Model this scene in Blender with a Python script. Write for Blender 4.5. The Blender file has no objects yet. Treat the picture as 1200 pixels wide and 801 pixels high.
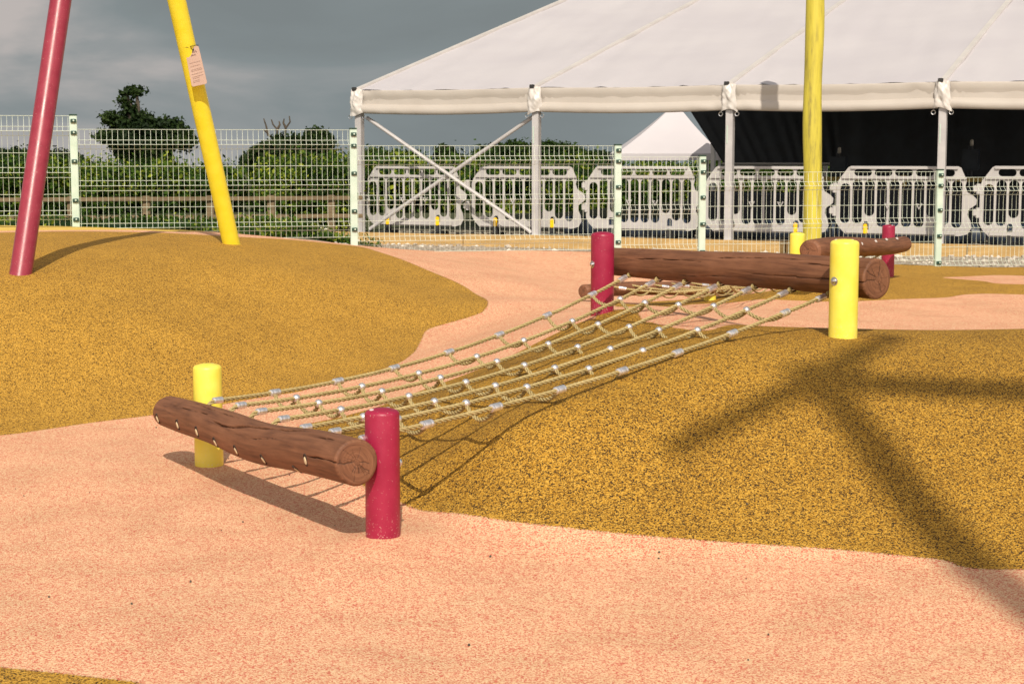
import bpy, bmesh, math, random
import numpy as np
from mathutils import Vector, Matrix, noise as mnoise

random.seed(7); rng = np.random.default_rng(7)
sc = bpy.context.scene
col = sc.collection
R = math.radians

# ------------------------------------------------------------------ camera, light, exposure
FPX = 2000.0; YH = 174.0; CAMZ = 1.32
cam_d = bpy.data.cameras.new('camera'); cam = bpy.data.objects.new('camera', cam_d); col.objects.link(cam)
PITCH = math.atan((400.5 - YH) / FPX)
cam.location = (0, 0, CAMZ); cam.rotation_euler = (R(90) - PITCH, 0, 0)
cam_d.sensor_width = 36; cam_d.lens = FPX * 36 / 1200; cam_d.clip_start = .1; cam_d.clip_end = 3000
cam_d.dof.use_dof = True; cam_d.dof.focus_distance = 7.2; cam_d.dof.aperture_fstop = 18
sc.camera = cam

SUN_EL = 42.0
LD = Vector((-.05, 1.0, -math.tan(R(SUN_EL)))).normalized()
sun_d = bpy.data.lights.new('sun', 'SUN'); sun = bpy.data.objects.new('sun', sun_d); col.objects.link(sun)
sun.rotation_euler = LD.to_track_quat('-Z', 'Y').to_euler()
sun_d.energy = 4.3; sun_d.angle = R(.5); sun_d.color = (1, .91, .76)

world = bpy.data.worlds.new('World'); sc.world = world; world.use_nodes = True
wn = world.node_tree.nodes; wl = world.node_tree.links; wn.clear()
wout = wn.new('ShaderNodeOutputWorld'); bg = wn.new('ShaderNodeBackground'); bg.inputs[1].default_value = .14
sky = wn.new('ShaderNodeTexSky'); sky.sky_type = 'NISHITA'; sky.sun_disc = False
sky.sun_elevation = R(SUN_EL); sky.sun_rotation = math.atan2(-LD.x, -LD.y)
tc = wn.new('ShaderNodeTexCoord')
mp = wn.new('ShaderNodeMapping'); mp.inputs['Scale'].default_value = (5, 5, 17); mp.inputs['Location'].default_value = (3.1, 0, .6)
n1 = wn.new('ShaderNodeTexNoise'); n1.inputs['Scale'].default_value = 1.0; n1.inputs['Detail'].default_value = 7; n1.inputs['Roughness'].default_value = .5
n1.inputs['Distortion'].default_value = .35
ramp = wn.new('ShaderNodeValToRGB')
e = ramp.color_ramp.elements
e[0].position = .30; e[0].color = (1.5, 1.7, 1.74, 1)
e[1].position = .78; e[1].color = (3.6, 3.3, 3.15, 1)
q = e.new(.48); q.color = (1.68, 1.92, 1.97, 1)
q = e.new(.60); q.color = (2.15, 2.28, 2.3, 1)
sep = wn.new('ShaderNodeSeparateXYZ')
def wm(op, a, b, clamp=False):
    n = wn.new('ShaderNodeMath'); n.operation = op; n.use_clamp = clamp
    for i, v in enumerate((a, b)):
        if isinstance(v, (int, float)): n.inputs[i].default_value = v
        else: wl.new(v, n.inputs[i])
    return n.outputs[0]
wl.new(tc.outputs['Generated'], mp.inputs[0]); wl.new(mp.outputs[0], n1.inputs['Vector'])
wl.new(tc.outputs['Generated'], sep.inputs[0])
# paler cloud bank low on the left, darker cloud higher up
left = wm('MULTIPLY', wm('SUBTRACT', wm('MULTIPLY', sep.outputs[0], -1.0), .13), 2.2, True)
hi = wm('MULTIPLY', wm('ABSOLUTE', wm('SUBTRACT', sep.outputs[2], .045), 0), -2.2)
f = wm('ADD', n1.outputs['Fac'], wm('MULTIPLY', left, wm('MULTIPLY', n1.outputs['Fac'], 1.35)))
f = wm('ADD', f, hi)
wl.new(f, ramp.inputs[0])
mix = wn.new('ShaderNodeMix'); mix.data_type = 'RGBA'
mk = wm('MULTIPLY', wm('ADD', sep.outputs[1], .35), 1.6, True)
# unseen warm cloud added behind and above the camera to brighten the fill
n2 = wn.new('ShaderNodeTexNoise'); n2.inputs['Scale'].default_value = 2.2; n2.inputs['Detail'].default_value = 6; wl.new(tc.outputs['Generated'], n2.inputs['Vector'])
cm = wm('MULTIPLY', wm('SUBTRACT', n2.outputs['Fac'], .40), 5.0, True)
mixc = wn.new('ShaderNodeMix'); mixc.data_type = 'RGBA'; wl.new(cm, mixc.inputs[0]); wl.new(sky.outputs[0], mixc.inputs[6]); mixc.inputs[7].default_value = (8.4, 6.9, 5.2, 1)
wl.new(mk, mix.inputs[0]); wl.new(mixc.outputs[2], mix.inputs[6]); wl.new(ramp.outputs[0], mix.inputs[7])
wl.new(mix.outputs[2], bg.inputs[0]); wl.new(bg.outputs[0], wout.inputs[0])

sc.view_settings.view_transform = 'Standard'; sc.view_settings.look = 'None'
sc.view_settings.exposure = 0.0; sc.view_settings.gamma = 1; sc.view_settings.use_curve_mapping = False
sc.render.engine = 'CYCLES'
sc.render.resolution_x = 1024; sc.render.resolution_y = 683

# ------------------------------------------------------------------ projection helpers (reference pixels -> world)
CP, SP = math.cos(PITCH), math.sin(PITCH)
def ray(px, py):
    u = (px - 600) / FPX; v = -(py - 400.5) / FPX
    return Vector((u, CP + v * SP, -SP + v * CP))
def at(px, py, Y):
    r = ray(px, py); t = Y / r.y
    return Vector((r.x * t, Y, CAMZ + r.z * t))
def at_z(px, py, z):
    r = ray(px, py); t = (z - CAMZ) / r.z
    return Vector((r.x * t, r.y * t, z))
def on_line(px, py, A, B):
    """point on 3-D line A-B whose picture column is px"""
    # column test: X / depth = u, depth = Y*CP - (z-CAMZ)*SP
    u = (px - 600) / FPX
    def g(P): return P.x - u * (P.y * CP - (P.z - CAMZ) * SP)
    ga, gb = g(A), g(B); t = ga / (ga - gb)
    return A.lerp(B, t)

# ------------------------------------------------------------------ materials
def nmat(name):
    m = bpy.data.materials.new(name); m.use_nodes = True
    return m, m.node_tree.nodes, m.node_tree.links, m.node_tree.nodes['Principled BSDF']
def mat(name, c1, c2=None, scale=8, rough=.6, bump=0, metal=0, detail=4, stretch=(1, 1, 1), lo=.35, hi=.65, spec=.5, bscale=None, trans=0):
    m, n, l, b = nmat(name)
    b.inputs['Roughness'].default_value = rough; b.inputs['Metallic'].default_value = metal
    b.inputs['Specular IOR Level'].default_value = spec
    t = n.new('ShaderNodeTexCoord'); mpn = n.new('ShaderNodeMapping'); mpn.inputs['Scale'].default_value = stretch
    l.new(t.outputs['Object'], mpn.inputs[0])
    ns = n.new('ShaderNodeTexNoise'); ns.inputs['Scale'].default_value = scale; ns.inputs['Detail'].default_value = detail
    l.new(mpn.outputs[0], ns.inputs['Vector'])
    r = n.new('ShaderNodeValToRGB'); r.color_ramp.elements[0].position = lo; r.color_ramp.elements[1].position = hi
    r.color_ramp.elements[0].color = (*c1, 1); r.color_ramp.elements[1].color = (*(c2 or tuple(x * 1.15 for x in c1)), 1)
    l.new(ns.outputs[0], r.inputs[0]); l.new(r.outputs[0], b.inputs['Base Color'])
    if bump:
        bs = ns
        if bscale:
            bs = n.new('ShaderNodeTexNoise'); bs.inputs['Scale'].default_value = bscale; bs.inputs['Detail'].default_value = 3
            l.new(mpn.outputs[0], bs.inputs['Vector'])
        bp = n.new('ShaderNodeBump'); bp.inputs['Strength'].default_value = bump; bp.inputs['Distance'].default_value = .01
        l.new(bs.outputs[0], bp.inputs['Height']); l.new(bp.outputs[0], b.inputs['Normal'])
    return m

M = {}
def paint(name, c1, c2, rough=.32):
    """powder-coated steel with faint scuffs, dust towards nothing in particular and small chips"""
    m, n, l, b = nmat(name)
    t = n.new('ShaderNodeTexCoord')
    a = n.new('ShaderNodeTexNoise'); a.inputs['Scale'].default_value = 14; a.inputs['Detail'].default_value = 6; l.new(t.outputs['Object'], a.inputs['Vector'])
    r = n.new('ShaderNodeValToRGB'); r.color_ramp.elements[0].position = .35; r.color_ramp.elements[1].position = .7
    r.color_ramp.elements[0].color = (*c1, 1); r.color_ramp.elements[1].color = (*c2, 1); l.new(a.outputs[0], r.inputs[0])
    s = n.new('ShaderNodeTexNoise'); s.inputs['Scale'].default_value = 170; s.inputs['Detail'].default_value = 2; l.new(t.outputs['Object'], s.inputs['Vector'])
    r2 = n.new('ShaderNodeValToRGB'); r2.color_ramp.elements[0].position = .70; r2.color_ramp.elements[1].position = .74
    gr_ = n.new('ShaderNodeAttribute'); gr_.attribute_name = 'base'
    ga = n.new('ShaderNodeMath'); ga.operation = 'MULTIPLY_ADD'; ga.inputs[1].default_value = .085; l.new(gr_.outputs['Fac'], ga.inputs[0]); l.new(s.outputs[0], ga.inputs[2])
    r2.color_ramp.elements[0].color = (0, 0, 0, 1); r2.color_ramp.elements[1].color = (.6, .6, .6, 1); l.new(ga.outputs[0], r2.inputs[0])
    mx = n.new('ShaderNodeMix'); mx.data_type = 'RGBA'; l.new(r2.outputs[0], mx.inputs[0]); l.new(r.outputs[0], mx.inputs[6])
    mx.inputs[7].default_value = (.75, .6, .5, 1)
    l.new(mx.outputs[2], b.inputs['Base Color'])
    rr = n.new('ShaderNodeMapRange'); rr.inputs[3].default_value = rough - .06; rr.inputs[4].default_value = rough + .16
    l.new(a.outputs[0], rr.inputs[0]); l.new(rr.outputs[0], b.inputs['Roughness'])
    bp = n.new('ShaderNodeBump'); bp.inputs['Strength'].default_value = .12; bp.inputs['Distance'].default_value = .004
    l.new(s.outputs[0], bp.inputs['Height']); l.new(bp.outputs[0], b.inputs['Normal'])
    return m
M['red'] = paint('red_paint', (.27, .006, .040), (.33, .014, .055), .36)
M['yellow'] = paint('yellow_paint', (.80, .68, .07), (.86, .75, .12), .36)
M['red_gloss'] = paint('red_gloss_paint', (.24, .02, .042), (.29, .032, .058), .30)
M['yellow_gloss'] = paint('yellow_gloss_paint', (.80, .66, .03), (.86, .72, .05), .30)
M['steel'] = mat('galvanised_steel', (.55, .55, .56), (.75, .75, .77), 30, .28, .1, 1.0)
M['alu'] = mat('aluminium_ferrule', (.76, .74, .77), (.88, .86, .9), 60, .32, .1, .82)
M['tent_alu'] = mat('aluminium_frame', (.48, .46, .47), (.56, .54, .55), 5, .45, 0, .25)
M['pvc'] = mat('white_pvc', (.50, .475, .51), (.535, .51, .54), .7, .55, .25, 0, 5, bscale=2.2)
M['pvc_val'] = mat('valance_pvc', (.42, .38, .345), (.46, .42, .385), 1.2, .5, .2, bscale=4)
M['pvc_white'] = mat('clean_white_pvc', (.56, .53, .51), (.62, .585, .565), 3, .35, .4, bscale=9)
M['wire'] = mat('pale_green_powder_coat', (.54, .61, .52), (.61, .67, .59), 20, .6)
M['fpost'] = mat('mint_white_powder_coat', (.46, .58, .50), (.54, .65, .58), 8, .45)
M['clip'] = mat('dark_green_plastic', (.02, .06, .045), (.035, .08, .06), 20, .4)
M['barrier'] = mat('grey_barrier_plastic', (.40, .385, .385), (.47, .45, .45), 4, .5, .1)
M['reflect'] = mat('amber_reflector', (.9, .55, .01), (.95, .62, .02), 20, .3)
M['rubber'] = mat('black_rubber', (.02, .02, .022), (.03, .03, .03), 20, .7)
M['navy'] = mat('dark_navy_tarpaulin', (.008, .012, .022), (.014, .02, .034), 4, .55, .3, bscale=6)
M['tarp'] = mat('dark_blue_sheet', (.012, .022, .045), (.03, .045, .075), 3, .45, .5, bscale=9)
M['fresh_timber'] = mat('fresh_sawn_timber', (.42, .27, .10), (.54, .36, .15), 3, .7, .3, stretch=(1, 1, 8), bscale=40)
M['old_timber'] = mat('weathered_rail_timber', (.13, .092, .05), (.20, .145, .082), 5, .8, .4, stretch=(1, 1, 6))
M['yellow_rail'] = mat('yellow_rail_timber', (.60, .42, .12), (.70, .52, .18), 4, .7)
M['tagpaper'] = mat('pink_card', (.44, .30, .245), (.49, .34, .28), 8, .7)
M['ink'] = mat('brown_ink', (.16, .09, .08), (.24, .14, .12), 200, .8)
M['bark'] = mat('bark', (.05, .04, .03), (.09, .07, .05), 6, .9, .5)
M['skin_hole'] = mat('hole_shadow', (.03, .018, .012), (.045, .025, .018), 40, .9)
M['rope_end'] = mat('cut_rope_end', (.55, .44, .27), (.66, .54, .36), 300, .9)
M['plug'] = mat('grey_cap_plug', (.60, .56, .56), (.7, .66, .66), 20, .5)

def leafmat(name, dark, light, yel, scale=.5):
    m, n, l, b = nmat(name)
    t = n.new('ShaderNodeTexCoord')
    a = n.new('ShaderNodeTexNoise'); a.inputs['Scale'].default_value = scale; a.inputs['Detail'].default_value = 3; l.new(t.outputs['Object'], a.inputs['Vector'])
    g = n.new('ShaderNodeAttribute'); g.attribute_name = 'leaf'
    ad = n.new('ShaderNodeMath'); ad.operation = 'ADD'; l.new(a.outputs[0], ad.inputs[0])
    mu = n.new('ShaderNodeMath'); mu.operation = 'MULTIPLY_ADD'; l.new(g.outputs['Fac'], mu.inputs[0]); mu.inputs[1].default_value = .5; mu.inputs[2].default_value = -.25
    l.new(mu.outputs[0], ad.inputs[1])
    r = n.new('ShaderNodeValToRGB'); els = r.color_ramp.elements
    els[0].position = .34; els[0].color = (*dark, 1); els[1].position = .80; els[1].color = (*yel, 1)
    k = els.new(.56); k.color = (*light, 1)
    l.new(ad.outputs[0], r.inputs[0]); l.new(r.outputs[0], b.inputs['Base Color'])
    b.inputs['Roughness'].default_value = .6; b.inputs['Specular IOR Level'].default_value = .15
    tr = n.new('ShaderNodeBsdfTranslucent'); l.new(r.outputs[0], tr.inputs[0])
    ms = n.new('ShaderNodeMixShader'); ms.inputs[0].default_value = .25
    l.new(b.outputs[0], ms.inputs[1]); l.new(tr.outputs[0], ms.inputs[2]); l.new(ms.outputs[0], n['Material Output'].inputs[0])
    return m
M['hedge'] = leafmat('hedge_leaves', (.012, .032, .005), (.055, .115, .011), (.30, .34, .03), .9)
M['oak'] = leafmat('oak_leaves', (.010, .022, .007), (.024, .046, .011), (.055, .085, .018), .3)
M['farbush'] = leafmat('far_bush_leaves', (.016, .036, .008), (.045, .085, .012), (.18, .21, .03), .4)

# ------------------------------------------------------------------ mesh helpers
def empty(name, loc=(0, 0, 0), label=None, cat=None, group=None):
    o = bpy.data.objects.new(name, None); col.objects.link(o); o.location = loc; o.empty_display_size = .1
    return tag(o, label, cat, group)
def tag(o, label=None, cat=None, group=None, kind=None):
    if label: o['label'] = label
    if cat: o['category'] = cat
    if group: o['group'] = group
    if kind: o['kind'] = kind
    return o
class MB:
    def __init__(s): s.v = []; s.f = []
    def add(s, v, f):
        k = len(s.v); s.v += [tuple(p) for p in v]; s.f += [tuple(i + k for i in q) for q in f]; return s
    def box(s, c, size, rot=None, bevel=0):
        bm = bmesh.new(); bmesh.ops.create_cube(bm, size=1)
        bmesh.ops.scale(bm, vec=size, verts=bm.verts)
        if bevel: bmesh.ops.bevel(bm, geom=bm.edges[:], offset=bevel, segments=2, affect='EDGES')
        mt = Matrix.Translation(Vector(c)) @ (rot.to_4x4() if rot is not None else Matrix())
        bm.transform(mt); bm.verts.ensure_lookup_table(); bm.verts.index_update()
        s.add([v.co.copy() for v in bm.verts], [[v.index for v in f.verts] for f in bm.faces]); bm.free(); return s
    def tube(s, pts, r, n=8, caps=True, closed=False):
        pts = [Vector(p) for p in pts]; N = len(pts)
        rs = r if hasattr(r, '__len__') else [r] * N
        T = [(pts[min(i + 1, N - 1)] - pts[max(i - 1, 0)]).normalized() for i in range(N)]
        up = Vector((0, 0, 1)) if abs(T[0].z) < .9 else Vector((1, 0, 0))
        a = T[0].cross(up).normalized(); V = []; F = []
        for i in range(N):
            a = (a - T[i] * a.dot(T[i])).normalized(); b = T[i].cross(a)
            for k in range(n):
                th = 2 * math.pi * k / n
                V.append(pts[i] + (a * math.cos(th) + b * math.sin(th)) * rs[i])
        for i in range(N - 1):
            for k in range(n):
                F.append((i * n + k, i * n + (k + 1) % n, (i + 1) * n + (k + 1) % n, (i + 1) * n + k))
        if caps: F.append(tuple(range(n - 1, -1, -1))); F.append(tuple((N - 1) * n + k for k in range(n)))
        return s.add(V, F)
    def lathe(s, prof, n=32, c=(0, 0, 0), mtx=None):
        """prof: list of (r, z)"""
        V = []; F = []; c = Vector(c)
        for (r, z) in prof:
            for k in range(n):
                th = 2 * math.pi * k / n; p = Vector((r * math.cos(th), r * math.sin(th), z))
                V.append((mtx @ p if mtx else p) + c)
        m = len(prof)
        for i in range(m - 1):
            for k in range(n):
                F.append((i * n + k, i * n + (k + 1) % n, (i + 1) * n + (k + 1) % n, (i + 1) * n + k))
        F.append(tuple(range(n - 1, -1, -1))); F.append(tuple((m - 1) * n + k for k in range(n)))
        return s.add(V, F)
    def build(s, name, m, parent=None, smooth=True, sharp=35, loc=None):
        me = bpy.data.meshes.new(name); me.from_pydata(s.v, [], s.f); me.update()
        o = bpy.data.objects.new(name, me); col.objects.link(o)
        if isinstance(m, (list, tuple)):
            for x in m: me.materials.append(x)
        else: me.materials.append(m)
        if smooth:
            me.polygons.foreach_set('use_smooth', [True] * len(me.polygons))
            try: me.set_sharp_from_angle(angle=R(sharp))
            except Exception: pass
        if parent is not None:
            o.parent = parent
            o.matrix_parent_inverse = Matrix.Identity(4)
            # vertices are given in world space: shift them to the parent's frame
            w = parent_world(parent)
            me.transform(w.inverted())
        return o
def parent_world(o):
    m = Matrix.Translation(o.location) @ o.rotation_euler.to_matrix().to_4x4()
    if o.parent is not None: m = parent_world(o.parent) @ m
    return m
def recenter(o):
    """move a top-level mesh object's origin to the base of its geometry"""
    me = o.data; n = len(me.vertices); a = np.empty(n * 3); me.vertices.foreach_get('co', a); a = a.reshape(-1, 3)
    c = Vector(((a[:, 0].min() + a[:, 0].max()) / 2, (a[:, 1].min() + a[:, 1].max()) / 2, a[:, 2].min()))
    me.transform(Matrix.Translation(-c)); o.location = c; return o
def basis(zdir):
    z = Vector(zdir).normalized(); x = z.orthogonal().normalized(); y = z.cross(x)
    return Matrix((x, y, z)).transposed()

# ------------------------------------------------------------------ terrain of the play surface
CT = [(-1, 2, 0), (1.5, 2, 0), (-3, 3, 0), (3, 3, 0), (0, 4.2, 0), (-2, 5, 0), (-4, 5, 0), (2.2, 4.4, 0), (-1, 5, .0),
      (-.435, 5.65, .02), (-1.278, 7.1, -.01), (1.433, 7.35, .504), (.467, 8.8, .483),
      (-.3, 6.1, .04), (-.41, 6.25, .06), (0, 5.8, .065), (.02, 6.25, .30), (.5, 6.5, .425), (.58, 5.6, .05), (1.12, 5.5, .03), (1.6, 5.3, .02),
      (1.2, 6.25, .30), (1.9, 6.25, .30), (1.0, 6.9, .50), (1.95, 7.3, .5), (2.6, 7.6, .51), (.6, 7.3, .49), (.15, 7.6, .38), (.9, 7.9, .5), (1.7, 7.75, .5),
      (-.41, 8.3, .14), (.18, 8.78, .36), (-.9, 7.6, .01), (-.75, 6.8, .03), (-.3, 7.3, .25), (-.15, 6.7, .24), (-1.2, 8.0, 0), (-1.8, 7.4, 0),
      (1.5, 8.6, .38), (1.6, 10, .22), (2.8, 9.1, .32), (3.1, 10.5, .2), (4.2, 10.5, .22), (.5, 10.5, .33), (-.3, 9.6, .22), (.1, 11.6, .28),
      (1.3, 12.4, .16), (3, 13, .18), (0, 13.3, .28), (.9, 13.4, .12), (1.6, 14.0, .08), (1.2, 14.6, .12), (1.75, 13.2, .10), (4.3, 17, .14), (3.2, 15, .19), (2.1, 13.3, .2), (1.87, 16.7, .27), (1.0, 16.4, .31), (0, 16.2, .345),
      (-.7, 16, .35), (-1.45, 15.9, .42), (6, 17.4, .1), (6, 13, .2),
      (-2.36, 7.86, 0), (-1.78, 8.5, 0), (-3.2, 7.5, 0), (-.96, 9.6, .05), (-.62, 10.3, .1), (-.5, 11.1, .16), (-.15, 12.6, .24), (-3.03, 10.35, .575),
      (-2.14, 13.0, .60), (-2.5, 12.3, .635), (-1.45, 14.2, .52), (-1.3, 11.5, .42), (-2.0, 9.7, .33), (-3.4, 9.0, .31), (-4.5, 10, .45), (-4.5, 12.5, .62),
      (-2.75, 13.2, .645), (-3.9, 15.4, .62), (-3, 15, .6), (-5.5, 15.2, .64), (-2.2, 15.6, .52), (-6, 8, .05), (-7, 12, .5), (5, 8, .45), (5, 5.5, .05), (7, 9, .4), (-7, 5, 0), (7, 4, 0), (-.9, 13, .4)]
CT = np.array(CT, float)
def _phi(d2): return .5 * d2 * np.log(d2 + 1e-9)
_P = CT[:, :2]; _n = len(CT)
_K = _phi(((_P[:, None] - _P[None]) ** 2).sum(-1)) + np.eye(_n) * .0015
_A = np.zeros((_n + 3, _n + 3)); _A[:_n, :_n] = _K; _A[:_n, _n] = 1; _A[:_n, _n + 1:] = _P; _A[_n, :_n] = 1; _A[_n + 1:, :_n] = _P.T
_w = np.linalg.solve(_A, np.concatenate([CT[:, 2], np.zeros(3)]))
def hts(X, Y):
    X = np.asarray(X, float); Y = np.asarray(Y, float); sh = X.shape
    q = np.stack([X.ravel(), Y.ravel()], 1); z = np.empty(len(q))
    for i in range(0, len(q), 20000):
        b = q[i:i + 20000]; k = _phi(((b[:, None] - _P[None]) ** 2).sum(-1))
        z[i:i + 20000] = k @ _w[:_n] + _w[_n] + b @ _w[_n + 1:]
    x, y = q[:, 0], q[:, 1]
    und = .006 * np.sin(x * 2.3 + y * 1.1) * np.sin(y * 1.7 - x * .6) + .003 * np.sin(x * 5.1 + 1) * np.sin(y * 4.3)
    z = np.where(z < 0, z * .3, z); z = np.minimum(z, .7) + und
    return z.reshape(sh)
def ht(x, y): return float(hts(np.array([x]), np.array([y]))[0])
def ground_hit(px, py):
    r = ray(px, py); ys = np.linspace(3, 22, 900); t = ys / r.y
    z = CAMZ + r.z * t; g = hts(r.x * t, ys); i = np.argmax(z <= g)
    if z[i] > g[i]: i = len(ys) - 1
    if i == 0: return (r.x * t[0], ys[0])
    a = (z[i - 1] - g[i - 1]); b = (g[i] - z[i]); k = a / (a + b + 1e-9)
    yy = ys[i - 1] + k * (ys[i] - ys[i - 1]); return (r.x * yy / r.y, yy)

def fence_y(x): return 16.3 + .22 * x
def W(x, y): return ('w', x, y)
def poly(pts, sub=5):
    P = [np.array(ground_hit(p[0], p[1])) if p[0] != 'w' else np.array(p[1:], float) for p in pts]
    n = len(P); out = []
    for i in range(n):
        p0, p1, p2, p3 = P[i - 1], P[i], P[(i + 1) % n], P[(i + 2) % n]
        for k in range(sub):
            t = k / sub
            out.append(.5 * ((2 * p1) + (-p0 + p2) * t + (2 * p0 - 5 * p1 + 4 * p2 - p3) * t * t + (-p0 + 3 * p1 - 3 * p2 + p3) * t ** 3))
    return np.array(out)
def sdist(poly_, X, Y):
    """signed distance, positive inside"""
    d = np.full(X.shape, 1e9); ins = np.zeros(X.shape, bool); n = len(poly_)
    for i in range(n):
        ax, ay = poly_[i]; bx, by = poly_[(i + 1) % n]
        dx, dy = bx - ax, by - ay; L = dx * dx + dy * dy + 1e-12
        t = np.clip(((X - ax) * dx + (Y - ay) * dy) / L, 0, 1)
        d = np.minimum(d, (X - ax - t * dx) ** 2 + (Y - ay - t * dy) ** 2)
        c = ((ay > Y) != (by > Y)) & (X < (bx - ax) * (Y - ay) / (by - ay + 1e-12) + ax)
        ins ^= c
    d = np.sqrt(d); return np.where(ins, d, -d)

M1 = poly([W(-7, 7.2), W(-4, 7.35), (-90, 517), (0, 510), (100, 496), (180, 486), (320, 463), (350, 459), (395, 446), (440, 435), (475, 421), (492, 402), (500, 387), (520, 380), (548, 372),
           (567, 364), (571, 352), (550, 339), (500, 316), (450, 297), W(-1.5, 15.0), W(-2.1, 14.2), W(-3.2, 13.9), W(-4.6, 13.8), W(-7.5, 13.6)])
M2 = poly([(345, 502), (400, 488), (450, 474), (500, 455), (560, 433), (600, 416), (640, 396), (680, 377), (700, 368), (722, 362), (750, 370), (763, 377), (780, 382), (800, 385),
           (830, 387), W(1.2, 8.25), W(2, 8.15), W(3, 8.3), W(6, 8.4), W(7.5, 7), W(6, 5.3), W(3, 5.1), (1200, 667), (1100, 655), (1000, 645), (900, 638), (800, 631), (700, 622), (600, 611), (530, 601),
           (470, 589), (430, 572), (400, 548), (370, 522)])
M3 = poly([(720, 358), (760, 358), (800, 358), (870, 353), (930, 352), (1000, 353), (1100, 349), (1200, 345), W(7, 12.3), W(9.5, 14), W(9.5, 18), W(6, 17.6), W(3.3, 17.0), (960, 320), (900, 341), (850, 346), (800, 351), (750, 356)])
T3 = poly([(1104, 325), (1150, 323), (1200, 323), W(6.2, 15.4), W(6.3, 14.7), (1200, 333), (1150, 329)])
F4 = poly([W(-2.6, 4.52), (-60, 774), (0, 781), (60, 787), (120, 794), (175, 802), W(-.95, 3.95), W(-1.4, 3), W(-4, 3), W(-4, 4.6)], 3)
Y5 = poly([W(-9, 13.7), W(-5, 14.0), W(-3.7, 14.2), W(-3.1, 14.7), W(-2.95, 15.2), W(-3.0, 17), W(-9, 17)], 3)

NX, NY = 330, 330
xs = np.linspace(-8, 9, NX); vs = np.linspace(0, 1, NY)
XX, VV = np.meshgrid(xs, vs); YY = 1.0 + VV * (fence_y(XX) + .06 - 1.0)
ZZ = hts(XX, YY)
ochre = np.maximum.reduce([sdist(M1, XX, YY), sdist(M2, XX, YY), np.minimum(sdist(M3, XX, YY), -sdist(T3, XX, YY)), sdist(F4, XX, YY)])
yel = sdist(Y5, XX, YY)
verts = np.stack([XX.ravel(), YY.ravel(), ZZ.ravel()], 1)
idx = np.arange(NX * NY).reshape(NY, NX)
faces = np.stack([idx[:-1, :-1].ravel(), idx[:-1, 1:].ravel(), idx[1:, 1:].ravel(), idx[1:, :-1].ravel()], 1)
# skirt along the border
border = list(idx[0, :]) + list(idx[1:, -1]) + list(idx[-1, -2::-1]) + list(idx[-2:0:-1, 0])
base = len(verts); sk = verts[border].copy(); sk[:, 2] = -.6
verts = np.vstack([verts, sk]); nb = len(border)
faces = faces.tolist() + [[border[(i + 1) % nb], border[i], base + i, base + (i + 1) % nb] for i in range(nb)]
me = bpy.data.meshes.new('playground_surface'); me.from_pydata(verts.tolist(), [], faces); me.update()
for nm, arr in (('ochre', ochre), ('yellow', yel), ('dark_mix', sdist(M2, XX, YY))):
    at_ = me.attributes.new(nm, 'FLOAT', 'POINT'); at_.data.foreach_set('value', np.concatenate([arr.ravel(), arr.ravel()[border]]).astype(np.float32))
me.polygons.foreach_set('use_smooth', [True] * len(me.polygons))
surf = bpy.data.objects.new('playground_surface', me); col.objects.link(surf)
tag(surf, 'rolling rubber crumb play surface in salmon pink and ochre', None, None, 'structure')

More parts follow.
